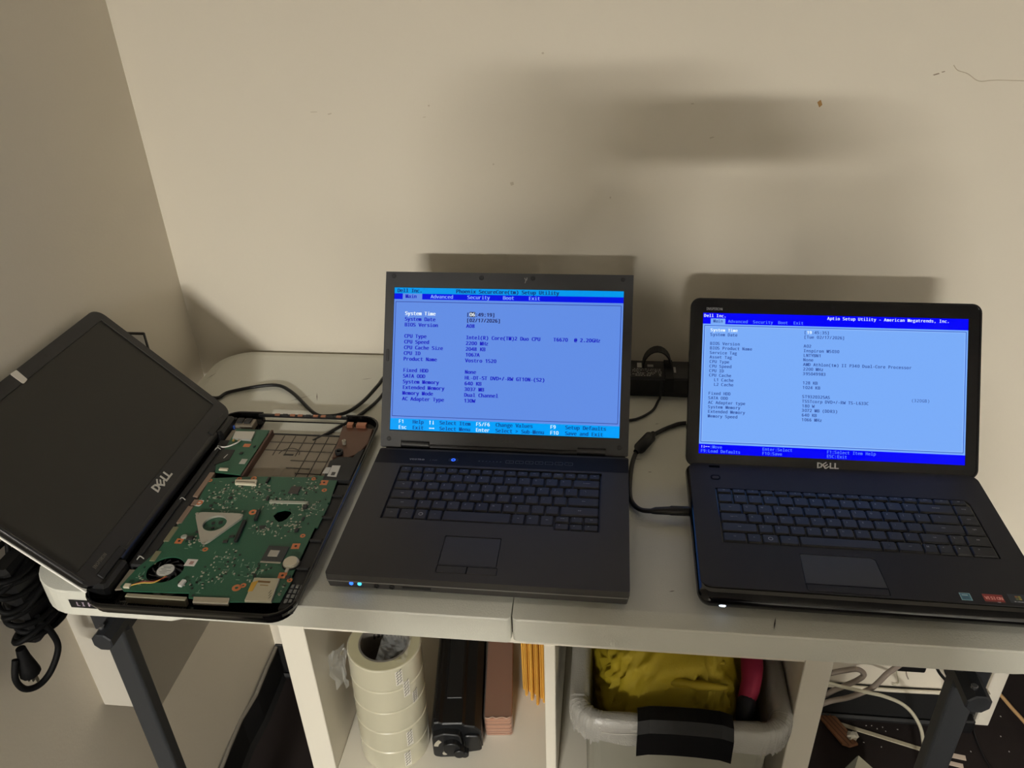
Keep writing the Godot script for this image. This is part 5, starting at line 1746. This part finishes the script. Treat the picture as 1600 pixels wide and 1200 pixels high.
	for i in 14:
		g = G.new()
		var pts := []
		var yy := -0.044 + 0.0088 * i
		for k in 13:
			var a := TAU * k / 12
			pts.append(Vector3(0.0020 + cos(a) * (0.0195 + 0.003 * sin(i * 2.0)), yy + 0.010 * sin(a + i * 1.3), sin(a) * (0.0380 + 0.006 * sin(i * 1.7))))
		g.tube(curve(pts, 3), 0.0038, 8)
		part("cord_turn", g, black, root)
	g = G.new()
	g.tube(curve([Vector3(0.020, -0.010, 0.020), Vector3(0.022, -0.045, 0.012), Vector3(0.022, -0.075, 0.012), Vector3(0.016, -0.098, 0.030), Vector3(0.008, -0.106, 0.048), Vector3(0.0, -0.098, 0.062), Vector3(-0.002, -0.075, 0.066), Vector3(0.0, -0.050, 0.056)], 6), 0.0042, 10)
	part("cord_loop", g, black, root)
	g = G.new()
	g.tube(PackedVector3Array([Vector3(0.004, -0.040, 0.046), Vector3(0.004, -0.056, 0.047), Vector3(0.004, -0.070, 0.048), Vector3(0.004, -0.082, 0.0485), Vector3(0.004, -0.084, 0.0485)]), [0.006, 0.008, 0.011, 0.013, 0.012], 12)
	part("plug", g, black, root)
	for k in 3:
		g = G.new()
		g.box(Vector3(-0.003 + 0.006 * k, -0.098, 0.0465), Vector3(-0.0015 + 0.006 * k, -0.083, 0.0510), 0.0003)
		part("plug_blade", g, mat(rgb(120, 116, 105), 0.3, 0.8), root)
	g = G.new()
	g.tube(curve([Vector3(-0.006, 0.060, 0.0), Vector3(-0.012, 0.090, -0.020), Vector3(-0.022, 0.100, -0.035), Vector3(-0.034, 0.095, -0.040)], 5), 0.0035, 8)
	part("hanging_cord", g, black, root)
	root = thing("wall_hook", "small dark hook on the left wall holding the hanging adapter", "hook", Vector3(-0.7700, T + 0.035, 0.540))
	g = G.new()
	g.tube(curve([Vector3(-0.002, 0.006, 0), Vector3(0.004, 0.0, 0), Vector3(0.008, -0.006, 0), Vector3(0.010, 0.002, 0)], 4), 0.0018, 8)
	part("hook", g, mat(rgb(30, 30, 30), 0.4), root)

# ---------------------------------------------------------------- under the table, right of the shelf
func floor_clutter() -> void:
	var grey := mat(rgb(150, 138, 128), 0.5)
	var pale := mat(rgb(196, 190, 168), 0.5)
	var black := mat(rgb(16, 16, 18), 0.4)
	cord("network_cable", "thick grey cable bent into a loop just right of the shelf unit", [Vector3(0.3900, -0.720, 0.080), Vector3(0.4705, -0.6802, 0.080), Vector3(0.5028, -0.6663, 0.080), Vector3(0.5268, -0.6605, 0.080), Vector3(0.5418, -0.6742, 0.080), Vector3(0.5324, -0.6922, 0.080), Vector3(0.5078, -0.7144, 0.080), Vector3(0.4816, -0.7397, 0.080), Vector3(0.4300, -0.800, 0.085), Vector3(0.4000, -0.905, 0.090)], 0.0056, grey, "grey cables under the table")
	cord("network_cable", "thick grey cable sloping down to the left under the table, below the looped one", [Vector3(0.6500, -0.5200, 0.090), Vector3(0.6100, -0.5900, 0.100), Vector3(0.5862, -0.6282, 0.100), Vector3(0.5746, -0.6467, 0.100), Vector3(0.5641, -0.6716, 0.100), Vector3(0.5499, -0.6948, 0.100), Vector3(0.5142, -0.7233, 0.100), Vector3(0.4732, -0.7438, 0.100), Vector3(0.4200, -0.8000, 0.100), Vector3(0.3800, -0.9000, 0.100)], 0.0056, grey, "grey cables under the table")
	cord("network_cable", "thin pale cable arching down to the floor in front of the white strip", [Vector3(0.4300, -0.6500, 0.1200), Vector3(0.4634, -0.6602, 0.1200), Vector3(0.4940, -0.6688, 0.1200), Vector3(0.5388, -0.6792, 0.1200), Vector3(0.5709, -0.6867, 0.1200), Vector3(0.6080, -0.7044, 0.1200), Vector3(0.6349, -0.7307, 0.1200), Vector3(0.6587, -0.7704, 0.1200), Vector3(0.6727, -0.8096, 0.1200), Vector3(0.6799, -0.8401, 0.1200), Vector3(0.6849, -0.8931, 0.1200), Vector3(0.6800, -0.9100, 0.1400)], 0.0036, pale, "grey cables under the table")
	cord("wall_cable", "straight white cable running along the top of the black skirting", [Vector3(0.3300, -0.8050, -0.0010), Vector3(0.4900, -0.8090, 0.0), Vector3(0.5771, -0.8100, 0.0), Vector3(0.6530, -0.8110, 0.0), Vector3(0.7483, -0.8080, 0.0), Vector3(0.8300, -0.8060, -0.0010)], 0.0044, mat(rgb(214, 206, 188), 0.5))
	cord("hanging_wire", "thin white wire hooked at its end, hanging below the black wall plate", [Vector3(0.6440, -0.740, -0.008), Vector3(0.6463, -0.7572, -0.006), Vector3(0.6555, -0.7850, -0.006), Vector3(0.6555, -0.7960, -0.006), Vector3(0.6500, -0.7990, -0.004), Vector3(0.6437, -0.7960, -0.003)], 0.0014, pale, "thin wires on the wall")
	cord("hanging_wire", "thin grey wire hanging straight from the black wall plate", [Vector3(0.6650, -0.750, -0.009), Vector3(0.6700, -0.7690, -0.009), Vector3(0.6762, -0.7823, -0.009)], 0.0014, grey, "thin wires on the wall")
	cord("hanging_wire", "thin bent wire beside the white corner post", [Vector3(0.8330, -0.700, -0.004), Vector3(0.8330, -0.7405, -0.002), Vector3(0.8300, -0.7800, -0.001), Vector3(0.8380, -0.7900, 0.0), Vector3(0.8445, -0.8003, 0.001)], 0.0016, mat(rgb(120, 112, 98), 0.4), "thin wires on the wall")
	cord("device_cord", "black cord coming down behind the right table leg, its partner on its right", [Vector3(0.6450, -0.580, 0.100), Vector3(0.6688, -0.6276, 0.100), Vector3(0.6967, -0.6645, 0.100), Vector3(0.7300, -0.740, 0.080), Vector3(0.7600, -0.850, 0.050), Vector3(0.7900, -0.9100, 0.030)], 0.0030, black, "black cords behind the right table leg")
	cord("device_cord", "black cord coming down behind the right table leg, its partner on its left", [Vector3(0.6750, -0.590, 0.100), Vector3(0.6819, -0.6262, 0.100), Vector3(0.6989, -0.6548, 0.100), Vector3(0.7500, -0.760, 0.070), Vector3(0.8000, -0.9000, 0.020)], 0.0030, black, "black cords behind the right table leg")
	cord("device_cord", "thin black cord lying on the carpet in front of the white corner post", [Vector3(0.8350, -0.8950, -0.018), Vector3(0.8400, -0.9125, -0.005), Vector3(0.8338, -0.9125, 0.0199), Vector3(0.8328, -0.9125, 0.0594), Vector3(0.8378, -0.9125, 0.0987), Vector3(0.8600, -0.9125, 0.160)], 0.0022, black)
	cord("tan_cable", "tan cable lying on the carpet beyond the white corner post", [Vector3(0.9000, -0.9110, -0.170), Vector3(0.9304, -0.9110, -0.0921), Vector3(0.9420, -0.9110, -0.0560), Vector3(0.9542, -0.9110, -0.0216), Vector3(0.9900, -0.9110, 0.0900)], 0.0042, mat(rgb(200, 160, 112), 0.5))
	var root := thing("plug_block", "small black plug block on the floor against the wall behind the right table leg", "adapter", Vector3(0.8000, 0, -0.000))
	var g := G.new()
	g.box(Vector3(-0.022, 0.0, -0.004), Vector3(0.030, 0.040, 0.018), 0.003)
	part("block", g, black, root)
	g = G.new()
	g.tube(PackedVector3Array([Vector3(0.030, 0.018, 0.006), Vector3(0.036, 0.016, 0.006)]), [0.005, 0.003], 10)
	part("strain_relief", g, black, root)
	# white strip on the carpet
	root = thing("plastic_strip", "long white plastic strip lying on the dark carpet", "strip", Vector3(0.5400, 0, 0.0150), -0.298)
	g = G.new()
	g.box(Vector3(0.0, 0.0, -0.0045), Vector3(0.1800, 0.0030, 0.0050), 0.0006)
	part("strip", g, mat(rgb(178, 170, 146), 0.5), root)
	# torn cardboard with flutes
	root = thing("cardboard_scrap", "torn brown corrugated cardboard scrap on the floor by the shelf unit", "cardboard", Vector3(0.5360, 0, 0.0300), -1.05)
	g = G.new()
	g.prism(PackedVector2Array([Vector2(-0.055, -0.014), Vector2(-0.020, -0.019), Vector2(0.030, -0.016), Vector2(0.055, -0.012), Vector2(0.052, 0.008), Vector2(0.040, 0.018), Vector2(-0.010, 0.016), Vector2(-0.058, 0.012)]), 0.0, 0.006, 0.0008)
	part("board", g, mat(rgb(126, 84, 56), 0.8), root, Transform3D(Basis(Vector3.BACK, 0.03), Vector3(0, 0.0025, 0)))
	for i in 3:
		g = G.new()
		g.tube(PackedVector3Array([Vector3(-0.054, 0.0082, -0.008 + 0.009 * i), Vector3(0.050, 0.0105, -0.009 + 0.009 * i)]), 0.0012, 6)
		part("flute", g, mat(rgb(92, 60, 40), 0.8), root)
	root = thing("paper_wad", "crumpled white paper at the tip of the cardboard scrap", "paper", Vector3(0.5650, 0, 0.0520))
	g = G.new()
	var rng := RandomNumberGenerator.new()
	rng.seed = 8
	var rs := []
	for r in 6:
		var ring := PackedVector3Array()
		for k in 9:
			var a := -TAU * k / 9
			var rad := 0.013 * sin(PI * (0.12 + 0.76 * r / 5.0)) * rng.randf_range(0.7, 1.3)
			ring.append(Vector3(cos(a) * rad, 0.018 * r / 5.0, sin(a) * rad))
		rs.append(ring)
	g.rings(rs, false, true, true)
	part("wad", g, mat(rgb(180, 174, 158), 0.7), root)
	root = thing("folded_card", "folded pale card standing like a tent on the carpet beside the shelf unit", "card", Vector3(0.5520, 0, 0.1300))
	g = G.new()
	g.box(Vector3(-0.045, 0, -0.0006), Vector3(0.0, 0.050, 0.0006), 0.0003)
	part("card_face", g, mat(rgb(92, 92, 80), 0.7), root, Transform3D(Basis(Vector3.UP, 0.75), Vector3.ZERO))
	g = G.new()
	g.box(Vector3(0.0, 0, -0.0006), Vector3(0.035, 0.050, 0.0006), 0.0003)
	part("card_face", g, mat(rgb(178, 172, 150), 0.7), root, Transform3D(Basis(Vector3.UP, -0.9), Vector3(0.001, 0, 0)))
	var slips := [[0.7760, 0.0765, 0.0200, 0.0062, -0.16, "pale paper slip on the carpet beside the right table leg, the farther of two"], [0.7650, 0.0960, 0.0190, 0.0055, -0.20, "pale paper slip on the carpet beside the right table leg, the nearer of two"]]
	for s in slips:
		root = thing("paper_slip", s[5], "paper", Vector3(s[0], 0, s[1]), s[4], "paper slips by the right leg")
		g = G.new()
		g.box(Vector3(-s[2], 0.0, -s[3]), Vector3(s[2], 0.0008, s[3]), 0.0002)
		part("slip", g, mat(rgb(204, 186, 170), 0.7), root)
	var bits := [[0.628, 0.022], [0.641, 0.017], [0.606, 0.016], [0.618, 0.015], [0.645, 0.027], [0.672, 0.020], [0.625, 0.068], [0.590, 0.060], [0.700, 0.060], [0.8900, 0.0180], [0.893, 0.055], [0.812, 0.062], [0.790, 0.040], [0.910, -0.035]]
	for b in bits:
		g = G.new()
		g.box(Vector3(-0.0014, 0, -0.0009), Vector3(0.0016, 0.0009, 0.0009), 0.0003)
		var o := part("paper_bit", g, mat(rgb(190, 186, 178), 0.7), self, Transform3D(Basis(Vector3.UP, b[0] * 37.0), Vector3(b[0], 0, b[1])))
		tag(o, "tiny white paper bit strewn on the dark carpet under the table", "litter", "paper bits on the carpet")
	g = G.new()
	g.tube(curve([Vector3(-0.012, 0.002, 0.004), Vector3(-0.006, 0.010, -0.004), Vector3(-0.008, 0.003, -0.001), Vector3(0.012, 0.003, 0.0)], 4), 0.0013, 6)
	var tw := part("twist_tie", g, mat(rgb(160, 150, 138), 0.5), self, at(Vector3(0.752, 0, -0.010)))
	tag(tw, "bent pale twist tie on the carpet at the foot of the wall", "twist tie")
	# dark wall plate low on the back wall
	root = thing("wall_plate", "black wall plate low on the back wall above the white cable", "wall plate", Vector3(0.6740, T - 0.7200, -0.0100))
	g = G.new().at(Vector3.ZERO, Basis(Vector3.RIGHT, PI / 2))
	g.prism(G.rrect(0.062, 0.075, 0.004, 3), -0.002, 0.004, 0.0015)
	part("plate", g, black, root)
	g = G.new().at(Vector3.ZERO, Basis(Vector3.RIGHT, PI / 2))
	g.prism(G.rrect(0.028, 0.034, 0.003, 3), 0.004, 0.0052, 0.0006)
	part("socket_face", g, mat(rgb(26, 26, 28), 0.4), root)

# ---------------------------------------------------------------- the one who takes the picture, and the phone
func photographer() -> void:
	var root := thing("person", "person in dark clothes standing and holding up a phone with both hands", "person", Vector3(-0.06, 0, 1.64))
	var cloth := mat(rgb(60, 62, 70), 0.8)
	var skin := mat(rgb(190, 150, 125), 0.6)
	var g := G.new()
	var rs := []
	for p in [[0.16, 0.62, 0.150, 0.105], [0.16, 0.80, 0.175, 0.120], [0.15, 0.95, 0.180, 0.125], [0.12, 1.08, 0.165, 0.115], [0.06, 1.25, 0.190, 0.120], [0.0, 1.39, 0.208, 0.110], [-0.03, 1.46, 0.150, 0.085], [-0.08, 1.52, 0.065, 0.062]]:
		var ring := PackedVector3Array()
		for k in 24:
			var a := -TAU * k / 24
			ring.append(Vector3(p[0] + cos(a) * p[2], p[1], sin(a) * p[3]))
		rs.append(ring)
	g.rings(rs, true, true, true)
	for s in [-1, 1]:
		g.tube(curve([Vector3(0.16 + 0.09 * s, 0.72, 0), Vector3(0.15 + 0.10 * s, 0.48, -0.01), Vector3(0.14 + 0.105 * s, 0.10, 0.01)], 6), [0.090, 0.088, 0.084, 0.080, 0.074, 0.068, 0.062, 0.060, 0.058, 0.054, 0.050, 0.046, 0.044], 16)
		g.tube(curve([Vector3(-0.01 + 0.190 * s, 1.41, 0), Vector3(0.265 * s, 1.28, -0.03), Vector3(0.01 + 0.29 * s, 1.19, -0.08), Vector3(0.05 + 0.20 * s, 1.34, -0.20), Vector3(0.100 + 0.1076 * s, 1.542, -0.312)], 6), 0.050, 14)
		g.tube(curve([Vector3(0.14 + 0.105 * s, 0.05, 0.02), Vector3(0.14 + 0.11 * s, 0.035, -0.06), Vector3(0.14 + 0.115 * s, 0.03, -0.16)], 4), [0.045, 0.044, 0.042, 0.042, 0.042, 0.040, 0.038, 0.034, 0.028], 12)
	part("body", g, cloth, root)
	g = G.new()
	rs = []
	for p in [[1.46, 0.055, 0.058, 0.0], [1.54, 0.055, 0.060, 0.0], [1.57, 0.066, 0.080, -0.015], [1.62, 0.074, 0.092, -0.015], [1.68, 0.078, 0.098, -0.010], [1.74, 0.074, 0.092, -0.005], [1.78, 0.055, 0.070, 0.0], [1.80, 0.020, 0.026, 0.0]]:
		var ring := PackedVector3Array()
		for k in 20:
			var a := -TAU * k / 20
			ring.append(Vector3(-0.09 + cos(a) * p[1] * 1.1, p[0] - 0.075, p[3] + sin(a) * p[2]))
		rs.append(ring)
	g.rings(rs, true, true, true)
	g.tube(PackedVector3Array([Vector3(-0.09, 1.585, -0.105), Vector3(-0.09, 1.565, -0.122)]), [0.010, 0.014], 8)
	part("head", g, skin, root)
	g = G.new()
	rs = []
	for p in [[1.66, 0.082, 0.080, 0.030], [1.71, 0.086, 0.098, 0.010], [1.755, 0.080, 0.096, 0.0], [1.79, 0.056, 0.070, 0.002], [1.805, 0.018, 0.022, 0.002]]:
		var ring := PackedVector3Array()
		for k in 20:
			var a := -TAU * k / 20
			ring.append(Vector3(-0.09 + cos(a) * p[1] * 1.1, p[0] - 0.075, p[3] + sin(a) * p[2]))
		rs.append(ring)
	g.rings(rs, true, true, true)
	part("hair", g, mat(rgb(40, 30, 24), 0.7), root)
	for s in [-1, 1]:
		g = G.new()
		g.tube(PackedVector3Array([Vector3(0.095 + 0.100 * s, 1.462, -0.305), Vector3(0.095 + 0.102 * s, 1.485, -0.312), Vector3(0.095 + 0.100 * s, 1.510, -0.318)]), [0.020, 0.024, 0.020], 12)
		for k in 4:
			g.tube(curve([Vector3(0.095 + 0.102 * s, 1.474 + 0.016 * k, -0.318), Vector3(0.095 + 0.094 * s, 1.476 + 0.016 * k, -0.334), Vector3(0.095 + 0.080 * s, 1.478 + 0.016 * k, -0.338)], 3), 0.0080, 8)
		g.tube(curve([Vector3(0.095 + 0.096 * s, 1.484, -0.312), Vector3(0.095 + 0.080 * s, 1.496, -0.312), Vector3(0.095 + 0.064 * s, 1.504, -0.314)], 3), 0.0090, 8)
		part("hand", g, skin, root, Transform3D(Basis.from_scale(Vector3.ONE * 1.055), Vector3.ZERO))
	var ph := thing("phone", "dark phone held level in both hands in front of the standing person", "phone", Vector3(0.04, T + 0.6720, 1.2880))
	g = G.new().at(Vector3.ZERO, Basis(Vector3.RIGHT, PI / 2))
	g.prism(G.rrect(0.150, 0.074, 0.010, 5), -0.004, 0.004, 0.001, 0.001)
	part("case", g, mat(rgb(20, 20, 22), 0.4), ph, Transform3D(Basis(Vector3.RIGHT, -0.53), Vector3.ZERO))

func _ready() -> void:
	# camera, sky, lamps, exposure
	var cam := Camera3D.new()
	cam.name = "camera"
	add_child(cam)
	cam.fov = 51.04
	cam.near = 0.02
	cam.far = 50.0
	cam.transform = Transform3D(Basis(Vector3(0.99298, -0.03321, -0.11351), Vector3(-0.02931, 0.86074, -0.50819), Vector3(0.11458, 0.50795, 0.85373)), Vector3(0, T + 0.6915, 1.2600))
	cam.current = true
	var we := WorldEnvironment.new()
	we.name = "environment"
	var env := Environment.new()
	env.background_mode = Environment.BG_COLOR
	env.background_color = Color(0.02, 0.02, 0.02)
	env.tonemap_mode = Environment.TONE_MAPPER_LINEAR
	env.tonemap_exposure = 1.0
	env.sdfgi_enabled = true
	env.ssao_enabled = true
	env.ssil_enabled = true
	we.environment = env
	add_child(we)
	ceiling_lamp(Vector3(-0.82, 2.44, 5.00), 1.55, 0.30, 101.0)

	# the room
	var wallm := grain(mat(rgb(222, 214, 198), 0.75, 0.0, 0.3), 9.0, 0.03, 0.35, 51)
	var roughw := mat(rgb(195, 193, 189), 0.85)
	var dimw := mat(rgb(140, 138, 134), 0.85)
	var carpet := grain(mat(rgb(50, 44, 43), 0.95, 0.0, 0.2), 30.0, 0.08, 4.0, 52)
	carpet.albedo_texture = noise_tex(0.25, 53, false, 1.0, 0.25, 1.6)
	var g := G.new()
	g.box(Vector3(-0.90, -0.10, -2.75), Vector3(2.20, 0.0, 6.40), 0.0)
	struct("floor", g, carpet)
	g = G.new()
	g.box(Vector3(-0.90, 2.45, -2.75), Vector3(2.20, 2.55, 6.40), 0.0)
	struct("ceiling", g, roughw)
	g = G.new()
	g.box(Vector3(-0.872, 0.0, -2.75), Vector3(-0.772, 2.45, 6.40), 0.0)
	struct("wall_left", g, wallm)
	g = G.new()
	g.box(Vector3(-0.772, 0.0, -0.112), Vector3(0.866, 2.45, -0.012), 0.0)
	var wall_back := struct("wall_back", g, wallm)
	g = G.new()
	g.box(Vector3(0.866, 2.10, -0.112), Vector3(2.00, 2.45, -0.012), 0.0)
	struct("wall_partition", g, wallm)
	g = G.new()
	g.box(Vector3(-0.772, 0.0, -2.75), Vector3(2.20, 2.45, -2.65), 0.0)
	struct("wall_far", g, roughw)
	g = G.new()
	g.box(Vector3(2.00, 0.0, -2.65), Vector3(2.10, 2.45, 6.30), 0.0)
	struct("wall_right", g, mat(rgb(205, 203, 199), 0.85))
	g = G.new()
	g.box(Vector3(-0.772, 0.0, 6.20), Vector3(2.00, 2.45, 6.30), 0.0)
	struct("wall_front", g, dimw)
	# black rubber skirting, coming off the left wall a little
	var rubber := mat(rgb(20, 20, 21), 0.6)
	g = G.new()
	g.prism(G.rect(-0.770, -0.0120, 0.836, -0.0060), 0.0, 0.104, 0.002)
	g.prism(G.rect(-0.770, -0.0060, 0.836, 0.0040), 0.0, 0.012, 0.006)
	struct("baseboard_back", g, rubber)
	g = G.new()
	var rs := []
	for i in 60:
		var z := -0.005 + 4.0 * i / 59.0
		var e := 0.004 + 0.0025 * sin(z * 21.0) + 0.0015 * sin(z * 57.0)
		var h := 0.100 + 0.003 * sin(z * 33.0)
		var x := -0.772 + e
		rs.append(PackedVector3Array([Vector3(x, 0, z), Vector3(x, h, z), Vector3(x + 0.006, h, z), Vector3(x + 0.006, 0.012, z), Vector3(x + 0.014, 0.0, z)]))
	g.rings(rs, false, true, true)
	struct("baseboard_left", g, rubber)
	g = G.new()
	rs = []
	for i in 60:
		var z := -0.005 + 4.0 * i / 59.0
		var e := 0.0045 + 0.0025 * sin(z * 21.0) + 0.0015 * sin(z * 57.0)
		var h := 0.100 + 0.003 * sin(z * 33.0)
		var x := -0.772 + e
		rs.append(PackedVector3Array([Vector3(x, h, z), Vector3(x, h + 0.0025, z), Vector3(x + 0.0055, h + 0.0022 + 0.001 * sin(z * 90.0), z), Vector3(x + 0.0065, h - 0.002, z)]))
	g.rings(rs, false, true, true)
	struct("trim_1", g, mat(rgb(120, 114, 104), 0.8))
	g = G.new()
	g.box(Vector3(0.8380, 0.010, -0.0125), Vector3(0.8680, 2.10, 0.0010), 0.002)
	struct("trim_2", g, mat(rgb(205, 199, 186), 0.5))
	# boxed duct low on the left wall, behind the table leg
	g = G.new()
	g.box(Vector3(-0.772, T - 0.370, -0.011), Vector3(-0.676, T - 0.110, 0.507), 0.004)
	struct("trim_3", g, mat(rgb(188, 182, 170), 0.6))
	# marks on the back wall
	var mark := func(pts: Array, y_x: Array, c: Color):
		for i in pts.size():
			var q := G.new().at(Vector3(pts[i][0], T + pts[i][1], -0.0122), Basis(Vector3.RIGHT, PI / 2) * Basis(Vector3.UP, pts[i][4]))
			q.prism(round_poly([Vector2(-pts[i][2], -pts[i][3] * 0.6), Vector2(pts[i][2] * 0.7, -pts[i][3]), Vector2(pts[i][2], pts[i][3] * 0.5), Vector2(-pts[i][2] * 0.5, pts[i][3])], 0.0006, 2), -0.001, 0.0004)
			part("wall_mark", q, mat(c, 0.8), wall_back)
	mark.call([[0.3022, 0.4302, 0.0032, 0.0052, 0.3]], [], rgb(172, 132, 78))
	mark.call([[0.4561, 0.4690, 0.0050, 0.0009, 0.25], [0.4650, 0.4722, 0.0028, 0.0007, 0.2]], [], rgb(135, 118, 98))
	mark.call([[-0.4710, 0.4254, 0.0070, 0.0006, 0.0], [-0.4453, 0.4222, 0.0040, 0.0010, 0.2], [-0.1057, 0.5065, 0.0020, 0.0016, 0.0], [0.1507, 0.3819, 0.0040, 0.0010, 0.2], [-0.1582, 0.3105, 0.0032, 0.0032, 0.0], [-0.2842, 0.4333, 0.0016, 0.0016, 0.0], [-0.293, 0.416, 0.0030, 0.0006, 0.1], [0.118, 0.432, 0.0026, 0.0009, 0.0], [-0.187, 0.342, 0.0014, 0.0014, 0.0], [0.0, 0.288, 0.0012, 0.0018, 0.0]], [], rgb(196, 184, 164))
	g = G.new()
	g.tube(curve([Vector3(0.4770, T + 0.4810, -0.0123), Vector3(0.4840, T + 0.4740, -0.0123), Vector3(0.4990, T + 0.4690, -0.0123), Vector3(0.5163, T + 0.4590, -0.0123), Vector3(0.5400, T + 0.4600, -0.0123), Vector3(0.6000, T + 0.4575, -0.0123)], 5), 0.0006, 6)
	part("wall_crack", g, mat(rgb(186, 172, 150), 0.9), wall_back)

	# the things, large ones first
	folding_table()
	middle_laptop()
	right_laptop()
	open_laptop()
	shelf_unit()
	storage_bin()
	tape_rolls()
	bay_goods()
	cables()
	floor_clutter()
	photographer()

func ceiling_lamp(p: Vector3, w: float, d: float, e: float) -> void:
	var root := thing("ceiling_light", "long white ceiling light panel with two tubes", "lamp", p)
	var g := G.new()
	g.box(Vector3(-w / 2 - 0.03, -0.050, -d / 2 - 0.03), Vector3(w / 2 + 0.03, 0.008, d / 2 + 0.03), 0.004)
	part("housing", g, mat(rgb(225, 225, 222), 0.5), root)
	g = G.new()
	g.box(Vector3(-w / 2, -0.056, -d / 2), Vector3(w / 2, -0.050, d / 2), 0.001)
	part("diffuser", g, glow(Color(1.0, 0.985, 0.95), 2.0), root)
	var l := AreaLight3D.new()
	l.name = "panel_light"
	l.area_size = Vector2(w, d)
	l.light_color = Color(1.0, 0.985, 0.95)
	l.light_energy = e
	l.area_normalize_energy = true
	l.shadow_enabled = true
	l.set("area_range", 14.0)
	l.transform = Transform3D(Basis(Vector3(1, 0, 0), Vector3(0, 0, 1), Vector3(0, -1, 0)).rotated(Vector3.RIGHT, 0) , Vector3(0, -0.058, 0))
	l.rotation = Vector3(-PI / 2, 0, 0)
	root.add_child(l)
